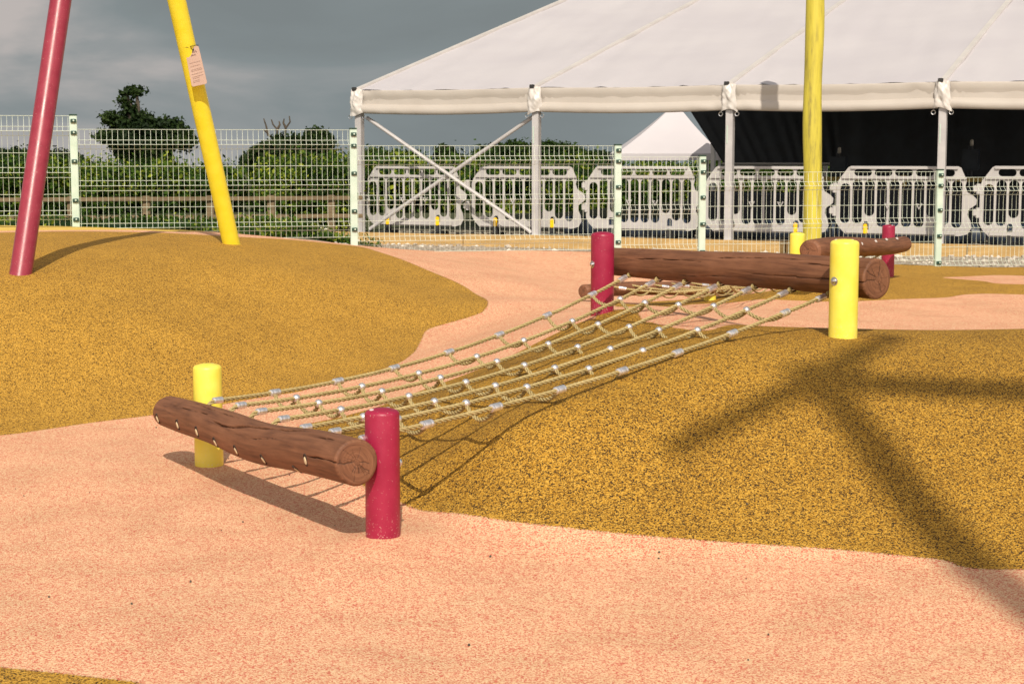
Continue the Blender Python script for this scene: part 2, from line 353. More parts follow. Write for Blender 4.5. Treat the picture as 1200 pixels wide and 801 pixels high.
def rubber_material():
    m, n, l, b = nmat('rubber_crumb')
    t = n.new('ShaderNodeTexCoord')
    def N(kind, **kw):
        x = n.new(kind)
        for k, v in kw.items(): setattr(x, k, v)
        return x
    wob = N('ShaderNodeTexNoise'); wob.inputs['Scale'].default_value = 200; wob.inputs['Detail'].default_value = 1; l.new(t.outputs['Object'], wob.inputs['Vector'])
    vor = N('ShaderNodeTexVoronoi'); vor.inputs['Scale'].default_value = 250; vor.inputs['Randomness'].default_value = 1
    mixv = N('ShaderNodeMix', data_type='VECTOR'); mixv.inputs[0].default_value = .003
    l.new(t.outputs['Object'], mixv.inputs[4]); l.new(wob.outputs['Color'], mixv.inputs[5]); l.new(mixv.outputs[1], vor.inputs['Vector'])
    sepc = N('ShaderNodeSeparateColor'); l.new(vor.outputs['Color'], sepc.inputs[0])
    big = N('ShaderNodeTexNoise'); big.inputs['Scale'].default_value = 1.6; big.inputs['Detail'].default_value = 5; big.inputs['Roughness'].default_value = .6; l.new(t.outputs['Object'], big.inputs['Vector'])
    mid = N('ShaderNodeTexNoise'); mid.inputs['Scale'].default_value = 120; mid.inputs['Detail'].default_value = 2; l.new(t.outputs['Object'], mid.inputs['Vector'])
    def math_(op, a, b2, clamp=False):
        x = N('ShaderNodeMath', operation=op, use_clamp=clamp)
        for i, v in enumerate((a, b2)):
            if isinstance(v, (int, float)): x.inputs[i].default_value = v
            else: l.new(v, x.inputs[i])
        return x.outputs[0]
    rnd = math_('ADD', sepc.outputs[0], math_('MULTIPLY', math_('SUBTRACT', mid.outputs[0], .5), .38))
    rnd = math_('ADD', rnd, math_('MULTIPLY', math_('SUBTRACT', big.outputs[0], .5), .16))
    def rampc(els):
        r = N('ShaderNodeValToRGB'); r.color_ramp.interpolation = 'LINEAR'
        r.color_ramp.elements[0].position = els[0][0]; r.color_ramp.elements[0].color = (*els[0][1], 1)
        r.color_ramp.elements[1].position = els[-1][0]; r.color_ramp.elements[1].color = (*els[-1][1], 1)
        for p, c in els[1:-1]: k = r.color_ramp.elements.new(p); k.color = (*c, 1)
        l.new(rnd, r.inputs[0]); return r.outputs[0]
    pink = rampc([(.0, (.56, .13, .085)), (.27, (.62, .18, .115)), (.37, (.70, .38, .225)), (.60, (.74, .46, .275)), (.95, (.81, .58, .365))])
    och = rampc([(.0, (.035, .019, .008)), (.19, (.07, .036, .010)), (.29, (.31, .152, .018)), (.60, (.51, .278, .033)), (.95, (.66, .38, .07))])
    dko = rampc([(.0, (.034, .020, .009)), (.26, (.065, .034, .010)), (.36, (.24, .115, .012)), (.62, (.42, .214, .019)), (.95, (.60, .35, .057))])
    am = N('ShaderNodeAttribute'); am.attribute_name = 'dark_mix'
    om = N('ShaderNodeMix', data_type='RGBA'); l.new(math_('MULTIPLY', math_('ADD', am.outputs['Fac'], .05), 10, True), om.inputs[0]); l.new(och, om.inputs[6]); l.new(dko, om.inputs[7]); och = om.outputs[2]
    yl = rampc([(.0, (.62, .40, .07)), (.6, (.75, .52, .12)), (1, (.8, .58, .16))])
    ao = N('ShaderNodeAttribute'); ao.attribute_name = 'ochre'; ay = N('ShaderNodeAttribute'); ay.attribute_name = 'yellow'
    jit = math_('MULTIPLY', math_('SUBTRACT', sepc.outputs[1], .5), .012)
    mo = math_('MULTIPLY', math_('ADD', ao.outputs['Fac'], jit), 400, True)
    my = math_('MULTIPLY', math_('ADD', ay.outputs['Fac'], jit), 400, True)
    m1 = N('ShaderNodeMix', data_type='RGBA'); l.new(mo, m1.inputs[0]); l.new(pink, m1.inputs[6]); l.new(och, m1.inputs[7])
    m2 = N('ShaderNodeMix', data_type='RGBA'); l.new(my, m2.inputs[0]); l.new(m1.outputs[2], m2.inputs[6]); l.new(yl, m2.inputs[7])
    st = N('ShaderNodeTexNoise'); st.inputs['Scale'].default_value = 2.7; st.inputs['Detail'].default_value = 8; st.inputs['Roughness'].default_value = .7; st.inputs['Distortion'].default_value = .4; l.new(t.outputs['Object'], st.inputs['Vector'])
    sr = N('ShaderNodeValToRGB'); sr.color_ramp.elements[0].position = .36; sr.color_ramp.elements[0].color = (.89, .88, .86, 1); sr.color_ramp.elements[1].position = .56; sr.color_ramp.elements[1].color = (1, 1, 1, 1); l.new(st.outputs[0], sr.inputs[0])
    sm = N('ShaderNodeMix', data_type='RGBA', blend_type='MULTIPLY'); sm.inputs[0].default_value = 1; l.new(m2.outputs[2], sm.inputs[6]); l.new(sr.outputs[0], sm.inputs[7])
    # the trowelled joint between two colours: a thin dark seam
    seam = math_('SUBTRACT', 1.0, math_('MULTIPLY', math_('ABSOLUTE', math_('ADD', ao.outputs['Fac'], jit), 0), 190), True)
    se = N('ShaderNodeMix', data_type='RGBA', blend_type='MULTIPLY'); l.new(math_('MULTIPLY', seam, .55), se.inputs[0]); l.new(sm.outputs[2], se.inputs[6]); se.inputs[7].default_value = (.35, .3, .25, 1)
    l.new(se.outputs[2], b.inputs['Base Color'])
    b.inputs['Roughness'].default_value = .8; b.inputs['Specular IOR Level'].default_value = .25
    hgt = math_('ADD', math_('MULTIPLY', vor.outputs['Distance'], -1.0), math_('MULTIPLY', mid.outputs[0], .4))
    bp = N('ShaderNodeBump'); bp.inputs['Strength'].default_value = .45; bp.inputs['Distance'].default_value = .003
    l.new(hgt, bp.inputs['Height']); l.new(bp.outputs[0], b.inputs['Normal'])
    return m
surf.data.materials.append(rubber_material())

# tiny crumbs of dirt lying on the pink rubber
mb = MB()
for i in range(26):
    px = random.uniform(0, 1000); py = random.uniform(500, 790); x, y = ground_hit(px, py); r = random.uniform(.0022, .005)
    c = Vector((x, y, ht(x, y) + r * .6)); bm = bmesh.new(); bmesh.ops.create_icosphere(bm, subdivisions=1, radius=r)
    for v in bm.verts: v.co *= random.uniform(.7, 1.3)
    bm.verts.index_update(); mb.add([v.co + c for v in bm.verts], [[v.index for v in f.verts] for f in bm.faces]); bm.free()
tag(mb.build('dirt_crumbs', M['bark']), 'tiny dark crumbs of dirt scattered over the pink rubber', 'dirt', None, 'stuff')

# ------------------------------------------------------------------ ground beyond the fence (one sheet to the horizon)
def sstep(a, b, x): t = np.clip((x - a) / (b - a), 0, 1); return t * t * (3 - 2 * t)
def gz(X, Y):
    fy = fence_y(np.clip(X, -8, 9)); zf = hts(np.clip(X, -8, 9), fy) - .05
    zin = .33 + (-.10 - .33) * sstep(-3.2, -1.6, X + (Y - 22) * .12)
    k = sstep(0, 6, Y - fy); z = zf * (1 - k) + zin * k
    z = np.where(Y < fy + .02, -.45, z)
    z = z - 2.6 * sstep(36, 75, Y) - 9 * sstep(80, 600, Y) - 10 * sstep(300, 2000, Y)
    return z
gx = np.concatenate([-np.geomspace(1500, 12, 22), np.linspace(-10, 12, 67), np.geomspace(14, 1500, 22)])
gy = np.concatenate([[-300, -60, -10, 5, 10, 13], np.linspace(14, 30, 81), np.geomspace(30.6, 2000, 50)])
GX, GY = np.meshgrid(gx, gy); GZ = gz(GX, GY)
gi = np.arange(GX.size).reshape(GX.shape)
gf = np.stack([gi[:-1, :-1].ravel(), gi[:-1, 1:].ravel(), gi[1:, 1:].ravel(), gi[1:, :-1].ravel()], 1)
me = bpy.data.meshes.new('ground'); me.from_pydata(np.stack([GX.ravel(), GY.ravel(), GZ.ravel()], 1).tolist(), [], gf.tolist()); me.update()
me.polygons.foreach_set('use_smooth', [True] * len(me.polygons))
gnd = bpy.data.objects.new('ground', me); col.objects.link(gnd); tag(gnd, 'stony ground and rough grass beyond the fence', None, None, 'structure')
def ground_material():
    m, n, l, b = nmat('stony_ground')
    t = n.new('ShaderNodeTexCoord')
    v = n.new('ShaderNodeTexVoronoi'); v.inputs['Scale'].default_value = 26; l.new(t.outputs['Object'], v.inputs['Vector'])
    s = n.new('ShaderNodeSeparateColor'); l.new(v.outputs['Color'], s.inputs[0])
    r = n.new('ShaderNodeValToRGB'); els = r.color_ramp.elements
    els[0].position = 0; els[0].color = (.13, .10, .075, 1); els[1].position = 1; els[1].color = (.62, .56, .47, 1)
    k = els.new(.5); k.color = (.36, .30, .23, 1)
    l.new(s.outputs[0], r.inputs[0])
    g = n.new('ShaderNodeTexNoise'); g.inputs['Scale'].default_value = 6; g.inputs['Detail'].default_value = 6; l.new(t.outputs['Object'], g.inputs['Vector'])
    gr = n.new('ShaderNodeValToRGB'); gr.color_ramp.elements[0].color = (.02, .03, .01, 1); gr.color_ramp.elements[1].color = (.08, .09, .03, 1)
    l.new(g.outputs[0], gr.inputs[0])
    sp = n.new('ShaderNodeSeparateXYZ'); l.new(t.outputs['Object'], sp.inputs[0])
    mr = n.new('ShaderNodeMapRange'); mr.inputs[1].default_value = 27; mr.inputs[2].default_value = 30; l.new(sp.outputs[1], mr.inputs[0])
    ml = n.new('ShaderNodeMapRange'); ml.inputs[1].default_value = -1.9; ml.inputs[2].default_value = -2.2; l.new(sp.outputs[0], ml.inputs[0])
    mx = n.new('ShaderNodeMath'); mx.operation = 'MAXIMUM'; l.new(mr.outputs[0], mx.inputs[0]); l.new(ml.outputs[0], mx.inputs[1])
    mm = n.new('ShaderNodeMix'); mm.data_type = 'RGBA'; l.new(mx.outputs[0], mm.inputs[0]); l.new(r.outputs[0], mm.inputs[6]); l.new(gr.outputs[0], mm.inputs[7])
    l.new(mm.outputs[2], b.inputs['Base Color']); b.inputs['Roughness'].default_value = .95
    bp = n.new('ShaderNodeBump'); bp.inputs['Strength'].default_value = .8; bp.inputs['Distance'].default_value = .03
    l.new(v.outputs['Distance'], bp.inputs['Height']); l.new(bp.outputs[0], b.inputs['Normal'])
    return m
gnd.data.materials.append(ground_material())
def gzf(x, y): return float(gz(np.array([x]), np.array([y]))[0])

# marquee axes
TA = Vector((.922, -.387, 0)).normalized(); TB = Vector((-TA.y, TA.x, 0)); T0 = Vector((-2.416, 27.0, 0))
def tp(a, b, z=0): p = T0 + TA * a + TB * b; return Vector((p.x, p.y, z))

# loose stones
mb = MB()
for i in range(900):
    if i < 560:
        x = random.uniform(-1.9, 6.5); fy = fence_y(x); y = fy + random.uniform(.15, 6.5)
    else:
        p = tp(random.uniform(0, 11), random.uniform(-1.6, .1) if random.random() < .5 else random.uniform(-1.3, -1.1)); x, y = p.x, p.y
    r = random.uniform(.012, .035) if i % 9 else random.uniform(.035, .055)
    c = Vector((x, y, gzf(x, y) + r * .25)); bm = bmesh.new(); bmesh.ops.create_icosphere(bm, subdivisions=1, radius=r)
    sx, sy, sz = random.uniform(.7, 1.4), random.uniform(.7, 1.3), random.uniform(.4, .8)
    for v in bm.verts: v.co = Vector((v.co.x * sx, v.co.y * sy, v.co.z * sz)) * random.uniform(.8, 1.2)
    bm.verts.index_update(); mb.add([v.co + c for v in bm.verts], [[v.index for v in f.verts] for f in bm.faces]); bm.free()
stone_m = mat('pale_stone', (.30, .25, .20), (.66, .61, .54), 9, .9, .2)
tag(mb.build('gravel', stone_m, smooth=False), 'loose pale gravel between the mesh fence and the timber edging', 'gravel', None, 'stuff')

# ------------------------------------------------------------------ log material
def log_material(name, dark, mid, light):
    m, n, l, b = nmat(name)
    t = n.new('ShaderNodeAttribute'); t.attribute_name = 'lc'     # log coordinates: (along, around)
    mp_ = n.new('ShaderNodeMapping'); mp_.inputs['Scale'].default_value = (2.2, 26, 26); l.new(t.outputs['Vector'], mp_.inputs[0])
    a = n.new('ShaderNodeTexNoise'); a.inputs['Scale'].default_value = 1.6; a.inputs['Detail'].default_value = 7; a.inputs['Roughness'].default_value = .62; a.inputs['Distortion'].default_value = .6
    l.new(mp_.outputs[0], a.inputs['Vector'])
    t2 = n.new('ShaderNodeTexCoord'); c = n.new('ShaderNodeTexNoise'); c.inputs['Scale'].default_value = 9; c.inputs['Detail'].default_value = 3; l.new(t2.outputs['Object'], c.inputs['Vector'])
    ad = n.new('ShaderNodeMath'); ad.operation = 'MULTIPLY_ADD'; l.new(c.outputs[0], ad.inputs[0]); ad.inputs[1].default_value = .25; l.new(a.outputs[0], ad.inputs[2])
    r = n.new('ShaderNodeValToRGB'); els = r.color_ramp.elements
    els[0].position = .36 ; els[0].color = (*dark, 1); els[1].position = .66; els[1].color = (*light, 1); k = els.new(.5); k.color = (*mid, 1)
    hf = n.new('ShaderNodeMath'); hf.operation = 'MULTIPLY'; hf.inputs[1].default_value = .8; l.new(ad.outputs[0], hf.inputs[0]); l.new(hf.outputs[0], r.inputs[0])
    cr = n.new('ShaderNodeAttribute'); cr.attribute_name = 'crack'
    mx = n.new('ShaderNodeMix'); mx.data_type = 'RGBA'; l.new(cr.outputs['Fac'], mx.inputs[0]); l.new(r.outputs[0], mx.inputs[6]); mx.inputs[7].default_value = (.022, .010, .006, 1)
    l.new(mx.outputs[2], b.inputs['Base Color']); b.inputs['Roughness'].default_value = .62; b.inputs['Specular IOR Level'].default_value = .3
    bp = n.new('ShaderNodeBump'); bp.inputs['Strength'].default_value = .35; bp.inputs['Distance'].default_value = .004
    l.new(a.outputs[0], bp.inputs['Height']); l.new(bp.outputs[0], b.inputs['Normal'])
    return m
M['log'] = log_material('stained_log', (.105, .044, .024), (.175, .075, .039), (.235, .105, .056))

def make_log(name, A, B, rA, rB, parent, seed=0, bend=None, cracks=(), end_round=(.006, .006), label=None, nl=260, na=120, endcr=True, lump=1.0, belly=0):
    """A..B axis; bend(t)->Vector offset; cracks: list of (t0, t1, angle_deg, wander_deg, width_m, depth_m)"""
    rs = np.random.default_rng(seed)
    A, B = Vector(A), Vector(B); ax = (B - A); L = ax.length; ax.normalize()
    U = ax.cross(Vector((0, 0, 1))).normalized(); Vv = U.cross(ax) * 1.0   # U: sideways, Vv: up
    if Vv.z < 0: Vv = -Vv
    t = np.linspace(0, 1, nl); th = np.linspace(0, 2 * np.pi, na, endpoint=False)
    T, TH = np.meshgrid(t, th, indexing='ij')
    rad = rA + (rB - rA) * T + belly * np.sin(np.pi * T)
    rad = rad * (1 + lump * (.022 * np.sin(T * 7.1 + seed + 1.3 * np.sin(TH)) + .016 * np.sin(T * 17 + TH * 2 + seed) + .014 * np.sin(TH * 3 + T * 5 + seed * 2) + .006 * np.sin(TH * 7 + T * 11)))
    # hand-peeled facets
    ph = np.floor(T * 13 + .6 * np.sin(TH * 2 + seed)) ; rad = rad * (1 + .006 * lump * np.sin(ph * 12.9 + np.floor(TH * 2.2) * 7.7))
    # rounding at the ends
    dA = T * L; dB = (1 - T) * L
    for d, er in ((dA, end_round[0]), (dB, end_round[1])):
        k = np.clip(1 - d / er, 0, 1); rad = rad * (1 - (1 - np.sqrt(np.clip(1 - k * k, 0, 1))) * min(.8, er / rA))
    crack = np.zeros_like(rad)
    for (t0, t1, ang, wan, wid, dep) in cracks:
        f1, f2, p1 = rs.uniform(5, 9), rs.uniform(17, 26), rs.uniform(0, 6)
        cang = np.radians(ang) + np.radians(wan) * (np.sin(T * f1 + p1) * .6 + .25 * np.sin(T * f2 + p1 * 2) + (T - t0) / (t1 - t0 + 1e-6) - .5)
        cang += .03 * np.sign(np.sin(T * 41 + p1)) * .5
        dlt = (TH - cang + np.pi) % (2 * np.pi) - np.pi
        s = np.clip((T - t0) / (t1 - t0), 0, 1); env = np.where((T > t0) & (T < t1), np.minimum(1, np.minimum(s, 1 - s) * 5 if t0 > .001 and t1 < .999 else (np.minimum(1, (1 - s) * 3) if t0 <= .001 else np.minimum(1, s * 3))), 0)
        env = env * (.75 + .25 * np.sin(T * 60 + p1))
        g = np.exp(-(dlt * rad / (wid * (.35 + .65 * env))) ** 2) * env
        rad = rad - dep * g; crack = np.maximum(crack, np.clip(g * 1.25 - .25, 0, 1))
    V = []; 
    for i in range(nl):
        c = A + ax * (L * t[i]) + (bend(t[i]) if bend else Vector((0, 0, 0)))
        for k in range(na):
            V.append(c + (U * math.cos(th[k]) + Vv * math.sin(th[k])) * float(rad[i, k]))
    F = []
    for i in range(nl - 1):
        for k in range(na): F.append((i * na + k, i * na + (k + 1) % na, (i + 1) * na + (k + 1) % na, (i + 1) * na + k))
    lc = [(T.flat[j] * L, math.cos(TH.flat[j]) * .08, math.sin(TH.flat[j]) * .08) for j in range(nl * na)]
    cr = list(crack.ravel())
    # end caps: polar grid with radial checks
    for end in (0, 1):
        i = 0 if end == 0 else nl - 1; c = A + ax * (L * t[i]) + (bend(t[i]) if bend else Vector((0, 0, 0)))
        rings = 22; prev = [i * na + k for k in range(na)]
        checks = [(rs.uniform(0, 6.28), rs.uniform(.5, 1.0), rs.uniform(.0012, .0026)) for _ in range(3)] + [(rs.uniform(0, 6.28), rs.uniform(.35, .75), .0006) for _ in range(11)]
        for cc in cracks:
            if (end == 0 and cc[0] <= .001) or (end == 1 and cc[1] >= .999): checks.append((math.radians(cc[2]), 1.0, .003))
        sgn = -1 if end == 0 else 1
        for rr in range(1, rings + 1):
            f_ = 1 - rr / (rings + .0); cur = []
            for k in range(na):
                rk = float(rad[i, k]) * max(f_, .004); g = 0
                for j, (a0, ext, wdt) in enumerate(checks):
                    a = a0 + .16 * math.sin(f_ * 5 + j * 3) * (1 - f_) + .025 * math.sin(f_ * 19 + j)
                    d = (th[k] - a + math.pi) % (2 * math.pi) - math.pi
                    if j < 3 or j >= 14: e2 = 1 if f_ < ext else 0
                    else: e2 = 1 if abs(f_ - (1 - ext)) < .35 else 0
                    g = max(g, math.exp(-(d * rk / wdt) ** 2) * e2 * (1 if endcr else 0) * min(1, max(0, f_ - .08) * 5 + .15))
                P = c + (U * math.cos(th[k]) + Vv * math.sin(th[k])) * rk + ax * sgn * (.0015 * (1 - f_ ** 4) - .0016 * g)
                V.append(P); cur.append(len(V) - 1); lc.append((5 + end * 3 + f_ * 3.2 + .1 * math.sin(th[k] * 2 + end), math.cos(th[k]) * f_ * .02, math.sin(th[k]) * f_ * .02)); cr.append(min(1, g * .75))
            for k in range(na):
                q = (prev[k], prev[(k + 1) % na], cur[(k + 1) % na], cur[k])
                F.append(q if end == 1 else q[::-1])
            prev = cur
        F.append(tuple(prev) if end == 1 else tuple(prev[::-1]))
    mb = MB(); mb.v = [tuple(v) for v in V]; mb.f = F
    o = mb.build(name, M['log'], parent, True, 50)
    a1 = o.data.attributes.new('lc', 'FLOAT_VECTOR', 'POINT'); a1.data.foreach_set('vector', np.array(lc, np.float32).ravel())
    a2 = o.data.attributes.new('crack', 'FLOAT', 'POINT'); a2.data.foreach_set('value', np.array(cr, np.float32))
    if label: o['label'] = label
    o['_U'] = list(U); o['_V'] = list(Vv)
    return o

# ------------------------------------------------------------------ ropes
def rope_material():
    m, n, l, b = nmat('hemp_rope')
    t = n.new('ShaderNodeTexCoord')
    a = n.new('ShaderNodeTexNoise'); a.inputs['Scale'].default_value = 220; a.inputs['Detail'].default_value = 4; l.new(t.outputs['Object'], a.inputs['Vector'])
    c = n.new('ShaderNodeTexNoise'); c.inputs['Scale'].default_value = 7; l.new(t.outputs['Object'], c.inputs['Vector'])
    s = n.new('ShaderNodeMath'); s.operation = 'MULTIPLY_ADD'; l.new(c.outputs[0], s.inputs[0]); s.inputs[1].default_value = .5; l.new(a.outputs[0], s.inputs[2])
    r = n.new('ShaderNodeValToRGB'); r.color_ramp.elements[0].position = .5; r.color_ramp.elements[1].position = 1.0
    r.color_ramp.elements[0].color = (.25, .185, .07, 1); r.color_ramp.elements[1].color = (.50, .40, .19, 1)
    l.new(s.outputs[0], r.inputs[0]); l.new(r.outputs[0], b.inputs['Base Color']); b.inputs['Roughness'].default_value = .8
    bp = n.new('ShaderNodeBump'); bp.inputs['Strength'].default_value = .5; bp.inputs['Distance'].default_value = .002
    l.new(a.outputs[0], bp.inputs['Height']); l.new(bp.outputs[0], b.inputs['Normal']); return m
M['rope'] = rope_material()
def resample(pts, step):
    pts = [Vector(p) for p in pts]; d = [0]
    for i in range(1, len(pts)): d.append(d[-1] + (pts[i] - pts[i - 1]).length)
    n = max(6, int(d[-1] / step)); out = []; j = 0
    for k in range(n + 1):
        s = d[-1] * k / n
        while j < len(d) - 2 and d[j + 1] < s: j += 1
        seg = d[j + 1] - d[j]; out.append(pts[j].lerp(pts[j + 1], (s - d[j]) / seg if seg > 0 else 0))
    return out, d[-1]
def rope_mb(path, r=.0085, pitch=.058, step=.006, sides=7, strands=3, phase=0):
    pts, L = resample(path, step); N = len(pts); mb = MB()
    T = [(pts[min(i + 1, N - 1)] - pts[max(i - 1, 0)]).normalized() for i in range(N)]
    up = Vector((0, 0, 1)) if abs(T[0].z) < .9 else Vector((1, 0, 0)); a = T[0].cross(up).normalized(); fr = []
    for i in range(N):
        a = (a - T[i] * a.dot(T[i])).normalized(); fr.append((a.copy(), T[i].cross(a)))
    for s in range(strands):
        P = []
        for i in range(N):
            th = phase + 2 * math.pi * (i / (N - 1) * L / pitch + s / strands)
            P.append(pts[i] + (fr[i][0] * math.cos(th) + fr[i][1] * math.sin(th)) * r * .62)
        mb.tube(P, r * .47, sides)
    return mb
def catenary(P, Q, sag, n=28, side=Vector((0, 0, 0))):
    return [P.lerp(Q, t / n) + Vector((0, 0, -sag)) * 4 * (t / n) * (1 - t / n) + side * 4 * (t / n) * (1 - t / n) for t in range(n + 1)]

def ferrule(c, d, parent, r=.0145, L=.05):
    prof = [(r * .72, -L / 2), (r * .95, -L / 2 + .002), (r, -L / 2 + .005)]
    prof += [(r, -L / 2 + .010), (r * .955, -L / 2 + .012), (r, -L / 2 + .014), (r, L / 2 - .014), (r * .955, L / 2 - .012), (r, L / 2 - .010), (r, L / 2 - .005), (r * .95, L / 2 - .002), (r * .72, L / 2)]
    return MB().lathe(prof, 16, c, basis(d)).build('ferrule', M['alu'], parent)
def bead(c, d, parent, r=.0155):
    prof = [(r * math.sin(math.pi * k / 10) + .001, -r * math.cos(math.pi * k / 10) * 1.05) for k in range(11)]
    return MB().lathe(prof, 14, c, basis(d)).build('clamp_bead', M['alu'], parent)

# ------------------------------------------------------------------ posts
def make_post(p, h, r, m, parent, label, boltdir=None, bolth=.26, base_z=None, plugs=((.55, 20), (.6, 200))):
    z0 = (ht(p.x, p.y) if base_z is None else base_z)
    rr = .022
    prof = [(r, -.12), (r, -.02), (r, .0), (r, .02), (r, .04), (r, .06), (r, .09), (r, h * .6), (r, h - rr)] + [(r - rr + rr * math.cos(a), h - rr + rr * .75 * math.sin(a)) for a in [math.radians(x) for x in (15, 30, 45, 60, 75, 90)]]
    prof += [(r * .5, h - rr * .10), (.002, h - rr * .02)]
    c = Vector((p.x, p.y, z0))
    o = MB().lathe(prof, 48, c).build('post', m, parent, True, 60); o['label'] = label
    zb_ = z0 - parent_world(parent).translation.z
    bat = o.data.attributes.new('base', 'FLOAT', 'POINT'); bat.data.foreach_set('value', np.array([max(0.0, 1 - max(0.0, v.co.z - zb_) / .085) for v in o.data.vertices], np.float32))
    # grey plastic screw caps on the domed top
    for f_, a in plugs:
        a = math.radians(a); q = c + Vector((math.cos(a) * r * f_, math.sin(a) * r * f_, h - rr * .16 - .001))
        MB().lathe([(.0085, -.002), (.0085, .0012), (.004, .0022), (.001, .0024)], 12, q).build('screw_cap', M['plug'], o)
    if boltdir is not None:
        d = Vector(boltdir).normalized(); q = c + d * (r - .002) + Vector((0, 0, bolth))
        MB().lathe([(.019, 0), (.019, .003), (.0125, .0035), (.0125, .006), (.011, .011), (.006, .014), (.001, .015)], 20, q, basis(d)).build('bolt', M['steel'], o)
    # thin dusty collar of crumb where it meets the rubber
    return o

# ------------------------------------------------------------------ the main rope net climber
RF = Vector((-.435, 5.65, 0)); YF = Vector((-1.278, 7.10, 0)); YB = Vector((1.433, 7.35, 0)); RB = Vector((.467, 8.80, 0))
def px_of(P):
    d = P - Vector((0, 0, CAMZ)); dep = d.y * CP - d.z * SP; v = d.y * SP + d.z * CP
    return 600 + FPX * d.x / dep, 400.5 - FPX * v / dep
ndir = Vector((1.80, 1.70, 0)).normalized()
climber = empty('rope_net_climber', (0.05, 7.2, ht(.05, 7.2)), 'long rope net slung between two brown logs on short posts, in the foreground', 'climbing net', 'rope net climbers')
make_post(RF, .435, .0585, M['red'], climber, 'short crimson post at the near end of the front log', (.9, .45, 0), .245, plugs=((.55, 60), (.62, 205), (.3, 330)))
make_post(YF, .432, .0600, M['yellow'], climber, 'short yellow post at the left end of the front log', None, plugs=((.5, 60),))
make_post(YB, .425, .0620, M['yellow'], climber, 'short yellow post at the right end of the rear log', (-.80, -.62, 0), .245, plugs=((.55, 20), (.6, 150), (.4, 270)))
make_post(RB, .418, .0600, M['red'], climber, 'short crimson post at the left end of the rear log', (-.88, -.45, 0), .25, plugs=())
# front log (bowed), rear log (straight)
fA = at(418, 541, 5.52); fB = at(193, 480, 7.14)
fdir = (fB - fA).normalized()
def fbend(t): # bows down in the nearer half
    return Vector((0, 0, -.029 * math.exp(-((t - .42) / .2) ** 2) + .004 * math.sin(t * 6)))
front_log = make_log('log', fA, fB, .0775, .0650, climber, 3, fbend,
    cracks=((.13, .64, 118, 24, .0036, .020), (0, .15, 178, 6, .0028, .012), (.46, .82, 102, 14, .0022, .009), (.02, .16, 122, 8, .0020, .008), (.6, .93, 134, 10, .0015, .005), (.25, .5, 150, 9, .0013, .004), (.3, .62, 88, 9, .0016, .006)),
    end_round=(.008, .055), label='bowed brown log with a long split, in front', nl=420, na=150, belly=.005)
bA = at(1028, 327, 7.41); bB = at(706, 306, 9.04); bdir = (bB - bA).normalized()
rear_log = make_log('log', bA, bB, .0885, .0730, climber, 11, lambda t: Vector((0, 0, .006 * math.sin(t * 3.1))),
    cracks=((0, .24, 148, 8, .0026, .010), (.15, .6, 128, 10, .0024, .008), (.5, .9, 158, 8, .0020, .007), (.3, .95, 108, 12, .0020, .006), (0, .45, 185, 8, .0022, .008), (.35, .7, 205, 8, .0018, .006)),
    end_round=(.008, .01), label='straight thick brown log at the rear', nl=380, na=140)

# rope end holes on the outer face of the front log
from mathutils.bvhtree import BVHTree
_bvh = {}
def on_mesh(o, p, n):
    if o.name not in _bvh:
        _bvh[o.name] = BVHTree.FromPolygons([v.co.copy() for v in o.data.vertices], [tuple(f.vertices) for f in o.data.polygons])
    w = parent_world(o.parent).translation
    h, nn, _, _ = _bvh[o.name].ray_cast(p + n * .08 - w, -n, .2)
    return (h + w) if h is not None else p
def log_surface(o, A, B, rA, rB, bend, t, ang, lift=.0):
    A, B = Vector(A), Vector(B); ax = (B - A).normalized(); U = Vector(o['_U']); V = Vector(o['_V']); a = math.radians(ang)
    n = U * math.cos(a) + V * math.sin(a); c = A.lerp(B, t) + (bend(t) if bend else Vector((0, 0, 0)))
    return c + n * (rA + (rB - rA) * t + lift), n, ax
outward_ang = 180 if Vector(front_log['_U']).dot(-ndir) < 0 else 0
def hole(o, A, B, rA, rB, bend, t, ang, full=True):
    p, n, ax = log_surface(o, A, B, rA, rB, bend, t, ang)
    p = on_mesh(o, p, n)
    bs = Matrix((ax, n.cross(ax), n)).transposed()
    MB().lathe([(.0170, -.006), (.0168, .0008), (.0145, .0012), (.0130, -.001), (.0120, -.005)], 24, p, bs @ Matrix.Diagonal((.80, 1.35, 1))).build('hole_rim', M['skin_hole'], o)
    if full:
        sh = bs @ Vector((.001, .002, 0))
        MB().lathe([(.0105, -.006), (.0105, .001), (.0085, .0030), (.001, .0034)], 18, p + sh, bs @ Matrix.Diagonal((.72, 1.35, 1))).build('rope_end', M['rope_end'], o)
hole_px = [(202, 490), (227, 497), (251, 505), (272, 517), (296, 527), (327, 538), (362, 549), (381, 539)]
sgn = 1 if outward_ang == 0 else -1
for i, (hx, hy) in enumerate(hole_px):
    P0 = on_line(hx, hy, fA, fB); t = (P0 - fA).length / (fB - fA).length
    best = None
    for k in range(-60, 60):
        a = outward_ang + k; p, n, ax = log_surface(front_log, fA, fB, .0775, .065, fbend, t, a); d = abs(px_of(p)[1] - hy)
        if best is None or d < best[0]: best = (d, a)
    hole(front_log, fA, fB, .0775, .065, fbend, t, best[1])

